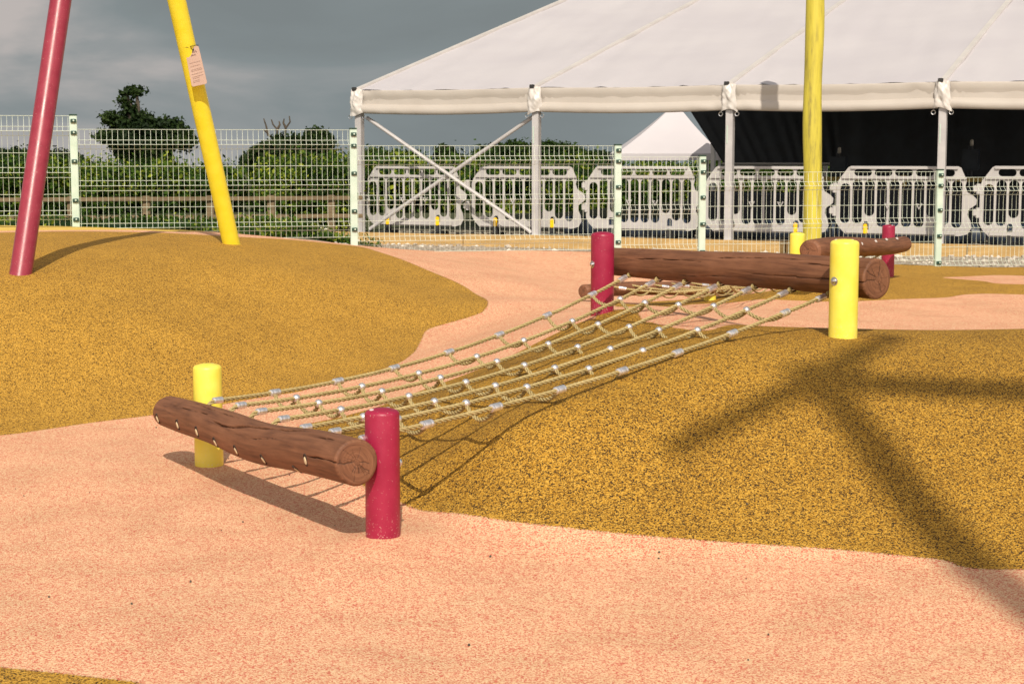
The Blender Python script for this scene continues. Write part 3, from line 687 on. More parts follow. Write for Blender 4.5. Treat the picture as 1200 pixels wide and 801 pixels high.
front_px = [(252, 469), (279, 475), (303, 482), (329, 491), (355, 501), (389, 506), (424, 514)]
back_px = [(738, 322), (770, 328), (802, 331), (843, 333), (883, 336), (926, 340), (971, 345)]
inner_off = ndir * .066
LF0, LF1 = fA + inner_off + Vector((0, 0, .018)), fB + inner_off + Vector((0, 0, .030))
LB0, LB1 = bA - ndir * .052 + Vector((0, 0, -.062)), bB - ndir * .045 + Vector((0, 0, -.052))
rows_px = [
    [(322, 462), (372, 468), (366, 476), (405, 474), (391, 481), (424, 489), (499, 499)],
]
fracs1 = [322, 396, 462, 526, 585, 641, 694]; fracs7 = [500, 581, 656, 729, 794, 858, 920]
long_paths = []
for k in range(7):
    fx, fy = front_px[k]; bx, by = back_px[k]
    P = on_line(fx, fy, LF0, LF1); Q = on_line(bx, by, LB0, LB1)
    # let the picture height of each rope's end decide its height on the log
    P = at(fx, fy, P.y); Q = at(bx, by, Q.y)
    s = .105 - .055 * (k / 6) ** 2
    long_paths.append((P, Q, s))
def rope_pt(k, u):
    P, Q, s = long_paths[k]
    return P.lerp(Q, u) + Vector((0, 0, -s * 4 * u * (1 - u)))
def u_of_px(k, px):
    lo, hi_ = 0, 1
    for _ in range(40):
        m_ = (lo + hi_) / 2
        if px_of(rope_pt(k, m_))[0] < px: lo = m_
        else: hi_ = m_
    return lo
cross_u = []
for j in range(7):
    u1 = u_of_px(0, fracs1[j]); u7 = u_of_px(6, fracs7[j]); cross_u.append([u1 + (u7 - u1) * k / 6 + (random.uniform(-.006, .006) if 0 < k < 6 else 0) for k in range(7)])
for k in range(7):
    P, Q, s = long_paths[k]
    tdir = (rope_pt(k, .02) - rope_pt(k, 0)).normalized(); qdir = (rope_pt(k, 1) - rope_pt(k, .97)).normalized()
    path = [P - tdir * .085 - Vector((0, 0, .055)), P - tdir * .05 - Vector((0, 0, .028)), P - tdir * .02 - Vector((0, 0, .006))] + [rope_pt(k, i / 60) for i in range(61)]
    # wiggle from the knots pulling sideways
    for i, pnt in enumerate(path):
        path[i] = pnt + Vector((math.sin(i * .9 + k) * .0015, math.cos(i * .7 + k * 2) * .0015, 0))
    rp = rope_mb(path, .0090, .074, phase=k).build('rope', M['rope'], climber, True, 80)
    # spliced eye that loops round a steel ring in the rear log
    eye_c = Q + qdir * .012; side = qdir.cross(Vector((0, 0, 1))).normalized(); upv = side.cross(qdir)
    loop = [Q + (qdir * (math.sin(a) * .016) + upv * (math.cos(a) * .011)) for a in [2 * math.pi * i / 16 for i in range(17)]]
    rope_mb(loop, .0062, .03, step=.004, sides=6).build('eye_splice', M['rope'], rp, True, 80)
    MB().tube([Q + qdir * .018, Q + qdir * .08], .0165, 14).build('eye_socket', M['skin_hole'], rp)
    ring = [Q + qdir * .016 + (qdir * math.cos(a) + side * math.sin(a)) * .014 for a in [2 * math.pi * i / 20 for i in range(21)]]
    MB().tube(ring, .0032, 8).build('steel_ring', M['steel'], rp)
    ferrule(rope_pt(k, .0) + tdir * .014, tdir, rp, .0135, .046)
    ferrule(rope_pt(k, 1) - qdir * .062, qdir, rp, .0145, .062)
for j in range(7):
    for k in range(7):
        u = cross_u[j][k]; c = rope_pt(k, u); d = (rope_pt(k, u + .01) - c).normalized()
        if k in (0, 6): ferrule(c, d, climber, .0155, .052)
        else: bead(c, d, climber)
    pts = []
    for k in range(6):
        a, b2 = rope_pt(k, cross_u[j][k]), rope_pt(k + 1, cross_u[j][k + 1])
        sg = random.uniform(.032, .050)
        # the cross rope leaves towards the front log, sags and comes back up to the next clamp
        back = -(rope_pt(k, .6) - rope_pt(k, .5)).normalized() * random.uniform(-.012, .008)
        seg = catenary(a + Vector((0, 0, -.004)), b2 + Vector((0, 0, -.004)), sg, 26, back)
        rope_mb(seg, .0084, .070, phase=random.random() * 6).build('cross_rope', M['rope'], climber, True, 80)

# ------------------------------------------------------------------ the second, smaller net climber behind
c2 = empty('rope_net_climber', (2.2, 13.8, ht(2.2, 13.8)), 'distant rope net with smaller logs, mostly hidden behind the foreground net and its rear log', 'climbing net', 'rope net climbers')
y2 = at(934, 300, 13.3); r2 = at(1040.5, 303, 15.1)
make_post(y2, .42, .0585, M['yellow'], c2, 'short yellow post left of the raised log', None, base_z=at(934, 272, 13.3).z - .42, plugs=())
make_post(r2, .42, .0565, M['red'], c2, 'short crimson post behind the raised log', None, base_z=at(1040, 263, 15.1).z - .42, plugs=((.8, 300),))
l2a = at(949, 293.5, 12.75); l2b = at(1061, 285.5, 14.9)
hl = make_log('log', l2a, l2b, .083, .067, c2, 21, lambda t: Vector((0, 0, .015 * math.sin(t * 6.3))), cracks=((0, .3, 140, 8, .002, .006), (.3, .8, 100, 12, .002, .005)), end_round=(.02, .05), label='raised brown log with white rope ends', nl=160, na=64)
for hx, hy in ((966, 289), (985, 287), (1000, 285.5), (1018, 282.5), (1032, 280.5), (1045, 279.5), (985, 293)):
    P0 = on_line(hx, hy, l2a, l2b); t = (P0 - l2a).length / (l2b - l2a).length; best = None
    for k in range(0, 360, 2):
        p, n, ax = log_surface(hl, l2a, l2b, .083, .067, None, t, k)
        if n.dot(Vector((0, 1, 0))) > 0: continue
        d = abs(px_of(p)[1] - hy)
        if best is None or d < best[0]: best = (d, k)
    p, n, ax = log_surface(hl, l2a, l2b, .083, .067, None, t, best[1])
    MB().lathe([(.013, -.004), (.013, .004), (.006, .007)], 12, p, Matrix((ax, n.cross(ax), n)).transposed()).build('rope_end', M['pvc_white'], hl)
l3a = at(683, 341.5, 12.6); l3b = at(856, 336, 14.2)
ll = make_log('log', l3a, l3b, .052, .056, c2, 31, lambda t: Vector((0, 0, .012 * math.sin(t * 5))), cracks=((0, .4, 60, 12, .002, .006),), end_round=(.015, .02), label='low brown log near the ground', nl=140, na=56)
y3 = at(832, 349, 14.0)
make_post(y3, .26, .050, M['yellow'], c2, 'low yellow post beside the low log', None, base_z=y3.z, plugs=())
r3 = at(742, 349, 13.1)
for k in range(6):
    t = .12 + .14 * k; A_ = l3a.lerp(l3b, t) + Vector((.02, .0, .045)); B_ = l2a.lerp(l2b, .08 + .155 * k) + Vector((-.05, -.03, -.05))
    path = catenary(A_, B_, .14, 24); o = rope_mb(path, .009, .06, step=.02, sides=5).build('rope', M['rope'], c2, True, 80)
    ferrule(path[2], path[3] - path[2], o, .014, .06)
    if k < 5:
        for u in (.12, .26, .42, .6, .8):
            A2 = A_.lerp(B_, u) + Vector((0, 0, -.14 * 4 * u * (1 - u)))
            t2 = t + .14; A3 = l3a.lerp(l3b, t2) + Vector((.02, 0, .045)); B3 = l2a.lerp(l2b, .08 + .155 * (k + 1)) + Vector((-.05, -.03, -.05))
            A4 = A3.lerp(B3, u) + Vector((0, 0, -.14 * 4 * u * (1 - u)))
            rope_mb(catenary(A2, A4, .05, 10), .008, .06, step=.02, sides=5).build('cross_rope', M['rope'], c2, True, 80)

# ------------------------------------------------------------------ swing frame: two leaning steel legs
s_red = at(25, 316, 10.35); s_yel = at(271, 285, 13.0)
apex = at(127, -308, 11.7)
sw = empty('swing_frame', (s_red.x + .4, 11.7, .6), 'leaning crimson and yellow steel legs of a tall swing frame on the left mound', 'swing frame')
def leg(P, Q, r, m, lab):
    d = (Q - P).normalized(); pts = [P - d * .15] + [P.lerp(Q, k / 12) for k in range(13)]
    o = MB().tube(pts, r, 40).build('leg', m, sw, True, 60); o['label'] = lab; return o
leg(s_red, apex + Vector((-.06, 0, 0)), .0665, M['red_gloss'], 'glossy crimson leg leaning right')
leg(s_yel, apex + Vector((.06, 0, 0)), .0655, M['yellow_gloss'], 'glossy yellow leg leaning left')
MB().tube([apex + Vector((.25, .05, 0)), apex + Vector((-3.4, -.9, 0))], .07, 32).build('crossbar', M['red_gloss'], sw)
MB().lathe([(.11, -.1), (.12, -.05), (.12, .05), (.11, .1)], 24, apex).build('bracket', M['steel'], sw)
far_a = apex + Vector((-3.3, -.87, 0))
leg(Vector((far_a.x - .3, far_a.y - 1.4, ht(-6.5, 9.5))), far_a, .066, M['red_gloss'], 'far crimson leg outside the picture')
leg(Vector((far_a.x - .1, far_a.y + 1.4, ht(-6.5, 12))), far_a, .066, M['yellow_gloss'], 'far yellow leg outside the picture')

# card tag hanging on the yellow leg
def legpt(py):
    lo, hi_ = 0, 1
    for _ in range(40):
        mm_ = (lo + hi_) / 2
        if px_of(s_yel.lerp(apex, mm_))[1] > py: lo = mm_
        else: hi_ = mm_
    return s_yel.lerp(apex, lo)
L0 = legpt(78)
TD = L0.y - .09
c00, c10, c11, c01 = at(216.5, 57, TD), at(232.5, 53.5, TD), at(243, 98, TD), at(225, 102, TD)
tagroot = empty('tag', (c00 + c11) / 2, 'small pink card tag hanging on the yellow swing leg', 'tag')
def tq(u, v, off=0): return c00.lerp(c10, u).lerp(c01.lerp(c11, u), v) + Vector((0, -off, 0))
mb = MB(); outline = []
for (cu, cv, a0) in ((.12, .05, 180), (.88, .05, 270), (.88, .95, 0), (.12, .95, 90)):
    for k in range(5):
        a = math.radians(a0 + k * 22.5); outline.append((cu + .12 * math.cos(a), cv + .05 * math.sin(a)))
n_ = len(outline); fr_ = [tq(u, v, .002) for u, v in outline]; bk_ = [tq(u, v, -.002) for u, v in outline]
mb.add(fr_ + bk_, [tuple(range(n_)), tuple(range(2 * n_ - 1, n_ - 1, -1))] + [(i, i + n_, (i + 1) % n_ + n_, (i + 1) % n_) for i in range(n_)])
card = mb.build('card', M['tagpaper'], tagroot, False)
mb = MB()
def stroke(u0, v0, u1, v1, w=.006, wob=0):
    a, b3 = tq(u0, v0, .0035), tq(u1, v1, .0035); d = (b3 - a).normalized(); nrm = Vector((-d.z, 0, d.x)) * w / 2
    mb.add([a - nrm, b3 - nrm, b3 + nrm, a + nrm], [(0, 1, 2, 3)])
# faded heading and lines of small print, too weathered to read
u = .24
for row, us, ue in ((.135, .22, .76), (.215, .36, .66)):
    u = us
    while u < ue:
        hgt = random.uniform(.012, .024)
        stroke(u, row - hgt, u + random.uniform(-.01, .02), row + hgt, .0035); stroke(u, row + random.choice((-1, 1)) * hgt * .8, u + .06, row + random.choice((-1, 0, 1)) * hgt * .8, .003); u += .085
for row in (.40, .49, .575, .61, .69, .76, .80, .86, .895):
    u = .14
    end = random.choice((.9, .85, .6, .8))
    while u < end:
        w_ = random.uniform(.03, .12); stroke(u, row + (u - .5) * -.02, min(u + w_, end), row + (u - .5) * -.02, .0028); u += w_ + .025
mb.build('print', M['ink'], card, False)
MB().lathe([(.012, -.003), (.012, .004), (.005, .004)], 14, tq(.52, .075, 0), basis((0, -1, 0))).build('eyelet', M['rubber'], card)
lc0 = legpt(56) + Vector((.035, 0, 0))
MB().tube([tq(.52, .07, .006)] + [lc0 + Vector((math.cos(a) * .069, math.sin(a) * .069, math.cos(a) * .018)) for a in [math.radians(x) for x in range(-70, 271, 20)]] + [tq(.52, .07, .006)], .0022, 6).build('cable_tie', M['rubber'], tagroot)

# ------------------------------------------------------------------ tall yellow pole behind the fence
YP = 21.8
def pole_material():
    m, n, l, b = nmat('weathered_yellow_wood')
    t = n.new('ShaderNodeTexCoord'); mp_ = n.new('ShaderNodeMapping'); mp_.inputs['Scale'].default_value = (14, 14, 1.8); l.new(t.outputs['Object'], mp_.inputs[0])
    a = n.new('ShaderNodeTexNoise'); a.inputs['Scale'].default_value = 1.0; a.inputs['Detail'].default_value = 8; a.inputs['Roughness'].default_value = .65; l.new(mp_.outputs[0], a.inputs['Vector'])
    r = n.new('ShaderNodeValToRGB'); els = r.color_ramp.elements; els[0].position = .30; els[0].color = (.16, .14, .04, 1); els[1].position = .60; els[1].color = (.60, .51, .06, 1)
    k = els.new(.38); k.color = (.34, .28, .05, 1); k = els.new(.46); k.color = (.50, .42, .05, 1)
    l.new(a.outputs[0], r.inputs[0]); l.new(r.outputs[0], b.inputs['Base Color']); b.inputs['Roughness'].default_value = .55
    bp = n.new('ShaderNodeBump'); bp.inputs['Strength'].default_value = .4; l.new(a.outputs[0], bp.inputs['Height']); l.new(bp.outputs[0], b.inputs['Normal']); return m
pb = at(951, 287, YP); pb.z = gzf(pb.x, pb.y); ptop_x = at(954.5, 0, YP).x
H = 4.84; pts = []; rs_ = []
for k in range(60):
    t = k / 59; z = pb.z - .2 + (H + .2) * t
    pts.append((pb.x + (ptop_x - pb.x) * (z - pb.z) / (at(953, 0, YP).z - pb.z) + .010 * math.sin(z * 2.6), pb.y, z)); rs_.append(.118 - .004 * t + .0035 * math.sin(z * 5))
mb = MB(); mb.tube(pts, rs_, 32)
o = mb.build('pole', pole_material(), None, True, 60); recenter(o); tag(o, 'tall yellow wooden pole with worn grey streaks standing behind the mesh fence', 'pole')

# ------------------------------------------------------------------ mesh fence
fence = empty('mesh_fence', (0, 16.3, .3), 'pale green welded mesh fence stepping down across the back of the playground', 'fence')
def fx(px, z):   # world X on the fence line under picture column px
    u = (px - 600) / FPX; x = 0
    for _ in range(30):
        Y = fence_y(x); x = u * (Y * CP - (z - CAMZ) * SP)
    return x
def fpt(x, z, off=0):
    d = Vector((1, .22, 0)).normalized(); nrm = Vector((d.y, -d.x, 0)); p = Vector((x, fence_y(x), z)); return p + nrm * off
posts_px = [88, 414, 723, 822, 1100]
tops = [1.61, 1.49, 1.345, 1.237, 1.088, 1.03]     # panel tops left to right
px_x = [fx(p, 1.0) for p in posts_px]
px_all = [px_x[0] - 2.48] + px_x + [px_x[-1] + 2.53, px_x[-1] + 5.06]
Hf = 1.0
def fence_panel(x0, x1, zt, zb):
    mb = MB(); Lp = x1 - x0; n = max(4, int(round(Lp * 1.024 / .05)))
    zs = [zt, zt - .095, zt - .135, zt - .175, zt - .33, zt - .46, zt - .505, zt - .55, zt - .70, zt - .845, zt - .885, zt - .925, zb]
    offs = [0, 0, .045, 0, 0, 0, .045, 0, 0, 0, .045, 0, 0]
    for k in range(n + 1):
        x = x0 + .045 + (Lp - .09) * k / n
        mb.tube([fpt(x, z, o_) for z, o_ in zip(zs, offs)], .0017, 5)
    for z, o_ in list(zip(zs, offs)):
        for dz in ((0,) if z != zs[-1] else (.008,)):
            mb.tube([fpt(x0 + .03, z + dz, o_ + .006), fpt(x1 - .03, z + dz, o_ + .006)], .0022, 5)
    return mb.build('fence_panel', M['wire'], fence, True, 60)
for i in range(len(tops)):
    x0, x1 = px_all[i], px_all[i + 1]; zt = tops[i]; zb = zt - (1.0 if i < 3 else .97)
    fence_panel(x0, x1, zt, zb)
fence_panel(px_all[6], px_all[7], .97, 0)
allposts = [(px_all[0], 1.63)] + [(px_x[0], 1.615), (px_x[1], 1.50), (px_x[2], 1.352), (px_x[3], 1.247), (px_x[4], 1.105), (px_all[6], 1.06)]
frot = Matrix.Rotation(math.atan(.22), 3, 'Z')
for i, (x, zt) in enumerate(allposts):
    zb = ht(x, fence_y(x)) - .02
    if i == 3: zb = .36
    h = zt - zb
    o = MB().box(fpt(x, (zt + zb) / 2 - .1, .02), (.066, .05, h + .2), frot, .006).build('fence_post', M['fpost'], fence, True, 30)
    MB().box(fpt(x, zt + .004, .02), (.074, .058, .012), frot, .004).build('post_cap', M['clip'], o)
    for cz in (.05, .155, .41 if i < 3 else .40, .66 if i > 2 else .76, .93):
        if zt - cz < zb + .04: continue
        q = fpt(x + .002, zt - cz, .053)
        mb = MB(); mb.box(q, (.052, .02, .034), frot, .004); mb.box(q + Vector((0, -.012, .001)), (.026, .01, .014), frot, .002)
        mb.build('clamp', M['clip'], o)
        MB().lathe([(.008, 0), (.008, .004), (.004, .007), (.001, .007)], 10, q + Vector((.006, -.017, .002)), basis((.2, -1, 0))).build('clamp_bolt', M['fpost'], o)

# ------------------------------------------------------------------ marquee
EZ = 2.225; SL = .232; GND = -.02; NB = 5; BAY = 3.0; HALF = 10.0
mq = empty('marquee', tp(6, 10, GND), 'big white open-sided marquee with a pale pitched roof behind the barriers', 'marquee')
random.seed(3)
for i in range(NB):
    a0, a1 = i * BAY, (i + 1) * BAY
    for side in (0, 1):
        mb = MB(); nu, nv = 26, 46; V = []; F = []
        for j in range(nv + 1):
            for k in range(nu + 1):
                u, v = k / nu, j / nv; b = v * HALF; z = EZ + b * SL
                sag = -.05 * math.sin(math.pi * u) * (0.3 + .7 * math.sin(math.pi * v))
                wr = .022 * mnoise.noise(Vector((u * 7 + i * 3 + v * 2.5, v * 2.2, side))) + .017 * mnoise.noise(Vector((u * 16 + v * 8, v * 3.1 + i, 5)))
                wr += .012 * math.exp(-((v * 9) ** 2)) * mnoise.noise(Vector((u * 24, 3, i)))
                V.append(tp(a0 + .035 + (BAY - .07) * u, b if side == 0 else 2 * HALF - b, z + sag + wr))
        top = len(V); V += [p + Vector((0, 0, -.012)) for p in V[:]]
        for j in range(nv):
            for k in range(nu):
                q = (j * (nu + 1) + k, j * (nu + 1) + k + 1, (j + 1) * (nu + 1) + k + 1, (j + 1) * (nu + 1) + k)
                F.append(q if side == 0 else q[::-1]); F.append(tuple(x + top for x in (q[::-1] if side == 0 else q)))
        mb.add(V, F); mb.build('roof_panel', M['pvc'], mq, True, 60)
    # valance
    mb = MB(); prof = [(0, 0, 0), (-.012, -.02, 0), (.012, -.10, 0), (.035, -.205, 0), (-.030, -.235, 0), (-.052, -.30, 0), (-.040, -.345, 0), (-.018, -.362, 0), (0.0, -.355, 0), (.02, -.2, 0), (.02, 0, 0)]
    nu = 60; V = []; F = []; npf = len(prof)
    for k in range(nu + 1):
        u = k / nu; a = a0 + .06 + (BAY - .12) * u
        edge = min(u, 1 - u); sag = -.03 * math.sin(math.pi * u) - 0.0
        puck = .005 * math.exp(-(edge * 16) ** 2)
        for (b, z, _) in prof:
            w = .006 * mnoise.noise(Vector((u * 14 + z * 9, z * 6, i * 7))) * (1 + 3 * math.exp(-(edge * 9) ** 2)) - puck * math.sin(u * 210 + z * 30)
            V.append(tp(a, b + w, EZ + z + (sag if z < -.15 else sag * .5)))
    for k in range(nu):
        for j in range(npf - 1): F.append((k * npf + j, k * npf + j + 1, (k + 1) * npf + j + 1, (k + 1) * npf + j))
    mb.add(V, F); mb.build('valance', M['pvc_val'], mq, True, 70)
    # eave beam behind the valance
    MB().box(tp((a0 + a1) / 2, .08, EZ - .30), (BAY - .14, .10, .09), Matrix.Rotation(math.atan2(TA.y, TA.x), 3, 'Z'), .008).build('eave_beam', M['tent_alu'], mq)
    MB().box(tp((a0 + a1) / 2, 2 * HALF, EZ - .06), (BAY - .1, .08, .12), Matrix.Rotation(math.atan2(TA.y, TA.x), 3, 'Z'), .008).build('eave_beam', M['tent_alu'], mq)
rotA = Matrix.Rotation(math.atan2(TA.y, TA.x), 3, 'Z')
for i in range(NB + 1):
    a = i * BAY
    # front leg: box section with grooves
    lg = MB(); lg.box(tp(a, .05, (GND + EZ - .1) / 2), (.105, .13, EZ - .1 - GND), rotA, .008)
    L = lg.build('leg', M['tent_alu'], mq, True, 30)
    MB().box(tp(a, .05, GND + .012), (.26, .26, .02), rotA, .004).build('foot_plate', M['steel'], L)
    MB().box(tp(a - .025, -.018, 1.52), (.014, .012, .26), rotA, .003).build('latch', M['fpost'], L)
    MB().box(tp(a, 2 * HALF, (GND - 1.4 + EZ) / 2), (.11, .12, EZ - GND + 1.2), rotA, .008).build('leg', M['tent_alu'], mq)
    # rafters (keder rails) up the roof, slightly proud of the cloth
    for side in (0, 1):
        P, Q = tp(a, 0 if side == 0 else 2 * HALF, EZ + .012), tp(a, HALF, EZ + HALF * SL + .012)
        d = Q - P; rot = Matrix((TA, d.normalized(), TA.cross(d.normalized()))).transposed()
        MB().box((P + Q) / 2, (.085, d.length, .05), rot, .006).build('rafter', M['pvc_white'], mq)
        MB().box((P + Q) / 2 + Vector((0, 0, -.13)), (.07, d.length - .3, .16), rot, .006).build('rafter', M['tent_alu'], mq)
    # gathered white cover over the joint
    mb = MB(); V = []; F = []; nu, nv = 22, 22
    for j in range(nv + 1):
        for k in range(nu + 1):
            u, v = k / nu, j / nv; ang = math.pi * u
            wd = .092 + .03 * v; bulge = .045 + .035 * math.sin(math.pi * v) ** .7
            wr = .020 * mnoise.noise(Vector((u * 4 + i * 4.1 - v * 2, v * 2.5 + u * 3, i))) + .009 * mnoise.noise(Vector((u * 9 - v * 6, v * 5, i + 9)))
            V.append(tp(a - math.cos(ang) * (wd + wr), -.02 - math.sin(ang) * (bulge + wr * 1.5), EZ + .01 - v * (.385 + .03 * math.sin(u * 5 + i))))
    for j in range(nv):
        for k in range(nu): F.append((j * (nu + 1) + k, (j + 1) * (nu + 1) + k, (j + 1) * (nu + 1) + k + 1, j * (nu + 1) + k + 1))
    V.append(tp(a, .02, EZ + .02)); cidx = len(V) - 1
    for k in range(nu): F.append((cidx, k, k + 1))
    mb.add(V, F); mb.build('joint_cover', M['pvc_white'], mq, True, 80)
    MB().box(tp(a - .03, -.06, EZ + .02), (.07, .05, .05), rotA, .006).build('rail_end', M['rubber'], mq)
    for s in (-1, 1):
        c = tp(a + s * .12, -.03, EZ - .415); rr_ = .028
        MB().tube([c + TA * (rr_ * math.cos(x)) + Vector((0, 0, rr_ * math.sin(x))) for x in [2 * math.pi * k / 16 for k in range(17)]], .006, 6).build('tie_ring', M['steel'], mq)
# ridge
MB().tube([tp(-.05, HALF, EZ + HALF * SL + .02), tp(NB * BAY + .05, HALF, EZ + HALF * SL + .02)], .06, 12).build('ridge', M['pvc_white'], mq)
# cross braces in the first bay
MB().tube([tp(.10, .11, 1.80), tp(2.9, .11, .05)], .030, 10).build('brace', M['tent_alu'], mq)
MB().tube([tp(2.9, .17, 1.80), tp(.10, .17, .05)], .030, 10).build('brace', M['tent_alu'], mq)

# ------------------------------------------------------------------ dark curtain walls inside
def curtain(name, pts_top, pts_bot, label, wob=.06, thick=.03, m=None, cat='curtain'):
    mb = MB(); n = 90; V = []; F = []; rows = 8
    for s in (0, 1):
        for k in range(n + 1):
            u = k / n
            for j in range(rows + 1):
                v = j / rows; p = pts_top[0].lerp(pts_top[1], u).lerp(pts_bot[0].lerp(pts_bot[1], u), v)
                p = p + TB * (wob * math.sin(u * 70 + .8 * math.sin(u * 23)) * (.3 + .7 * v) + s * thick)
                V.append(p)
    h = (n + 1) * (rows + 1)
    for k in range(n):
        for j in range(rows):
            q = (k * (rows + 1) + j, k * (rows + 1) + j + 1, (k + 1) * (rows + 1) + j + 1, (k + 1) * (rows + 1) + j)
            F.append(q); F.append(tuple(x + h for x in q[::-1]))
    mb.add(V, F); o = mb.build(name, m or M['navy'], None, True, 80); recenter(o); return tag(o, label, cat)
def line_pt(px, py, off):   # picture point on the vertical plane parallel to the marquee, off metres behind its front
    r = ray(px, py); P0 = tp(0, off); t = (P0.x * TB.x + P0.y * TB.y) / (r.x * TB.x + r.y * TB.y); return Vector((0, 0, CAMZ)) + r * t
c0, c1 = line_pt(800, 116, 13), line_pt(1010, 112, 13); c2_, c3 = line_pt(850, 195, 13), line_pt(1010, 194, 13)
curtain('curtain', (c0, c1), (c2_, c3), 'dark navy raised curtain with a slanted left edge, above the open gap inside the marquee', .012)
w0, w1 = line_pt(986, 110, 12.2), line_pt(1500, 90, 12.2); w2, w3 = w0.copy(), w1.copy(); w2.z = w3.z = GND - .05
curtain('curtain', (w0, w1), (w2, w3), 'dark navy full length curtain hanging inside the right side of the marquee', .03)
P, Q = line_pt(846, 192, 12.4), line_pt(985, 192, 12.4)
mb = MB(); mb.tube([P, Q], .03, 10); o = mb.build('rail', M['tent_alu']); recenter(o); tag(o, 'thin grey metal rail under the raised dark curtain', 'rail')
# slim work lights on dark stands
for i, (px, py) in enumerate(((983, 176), (1138, 167))):
    P = line_pt(px, py, 9); g = gzf(P.x, P.y)
    r_ = empty('lamp_stand', (P.x, P.y, g), ('dark lamp stand with a small white head inside the marquee, beside the tall yellow pole', 'dark lamp stand with a small white head, right of the rightmost marquee leg')[i], 'lamp stand', 'lamp stands in the marquee')
    MB().tube([(P.x, P.y, g + .05), (P.x, P.y, P.z - .05)], .05, 10).build('stand', M['navy'], r_)
    MB().box((P.x, P.y, P.z - .32), (.32, .12, .4), rotA, .02).build('housing', M['tarp'], r_)
    MB().lathe([(.025, 0), (.035, .02), (.03, .10), (.005, .12)], 12, (P.x, P.y - .05, P.z - .06)).build('lamp_head', M['pvc_white'], r_)
    MB().lathe([(.25, 0), (.25, .03), (.06, .05)], 16, (P.x, P.y, g)).build('base', M['navy'], r_)

# ------------------------------------------------------------------ small white gazebo beyond
GY = 46.0; gp = at(798, 119, GY); gl = at(722, 180, GY); grr = at(846, 182, GY); gzb = gzf(gp.x, GY)
gaz = empty('gazebo', (gp.x, GY, gzb), 'small white pointed tent beyond the marquee', 'gazebo')
hw = (grr.x - gl.x) / 2; cx = (gl.x + grr.x) / 2; ez = gl.z
mb = MB(); ap = Vector((gp.x, GY + hw, gp.z)); nseg = 10
cs = [Vector((cx - hw, GY, ez)), Vector((cx + hw, GY, ez)), Vector((cx + hw, GY + 2 * hw, ez)), Vector((cx - hw, GY + 2 * hw, ez))]
for i in range(4):
    A_, B_ = cs[i], cs[(i + 1) % 4]; V = []; F = []
    for j in range(nseg + 1):
        v = j / nseg
        for k in range(nseg + 1):
            p = A_.lerp(B_, k / nseg).lerp(ap, v); p.z -= .06 * math.sin(math.pi * v); V.append(p)
    for j in range(nseg):
        for k in range(nseg): F.append((j * 11 + k, j * 11 + k + 1, (j + 1) * 11 + k + 1, (j + 1) * 11 + k))
    V2 = [p - Vector((0, 0, .02)) for p in V]; mb.add(V, F); mb.add(V2, [q[::-1] for q in F])
mb.build('canopy', M['pvc'], gaz, True, 40)
for i in range(4):
    A_, B_ = cs[i], cs[(i + 1) % 4]; c = (A_ + B_) / 2 + Vector((0, 0, -.09)); d = B_ - A_
    MB().box(c, (d.length - .03, .03, .18), Matrix.Rotation(math.atan2(d.y, d.x), 3, 'Z')).build('valance', M['pvc'], gaz)
    MB().tube([A_ + (ap - A_).normalized() * .15 * Vector((1, 1, 0)).length * 0 + Vector(((cx - A_.x) * .04, (GY + hw - A_.y) * .04, 0)), Vector((A_.x + (cx - A_.x) * .04, A_.y + (GY + hw - A_.y) * .04, gzb))], .035, 8).build('leg', M['tent_alu'], gaz)

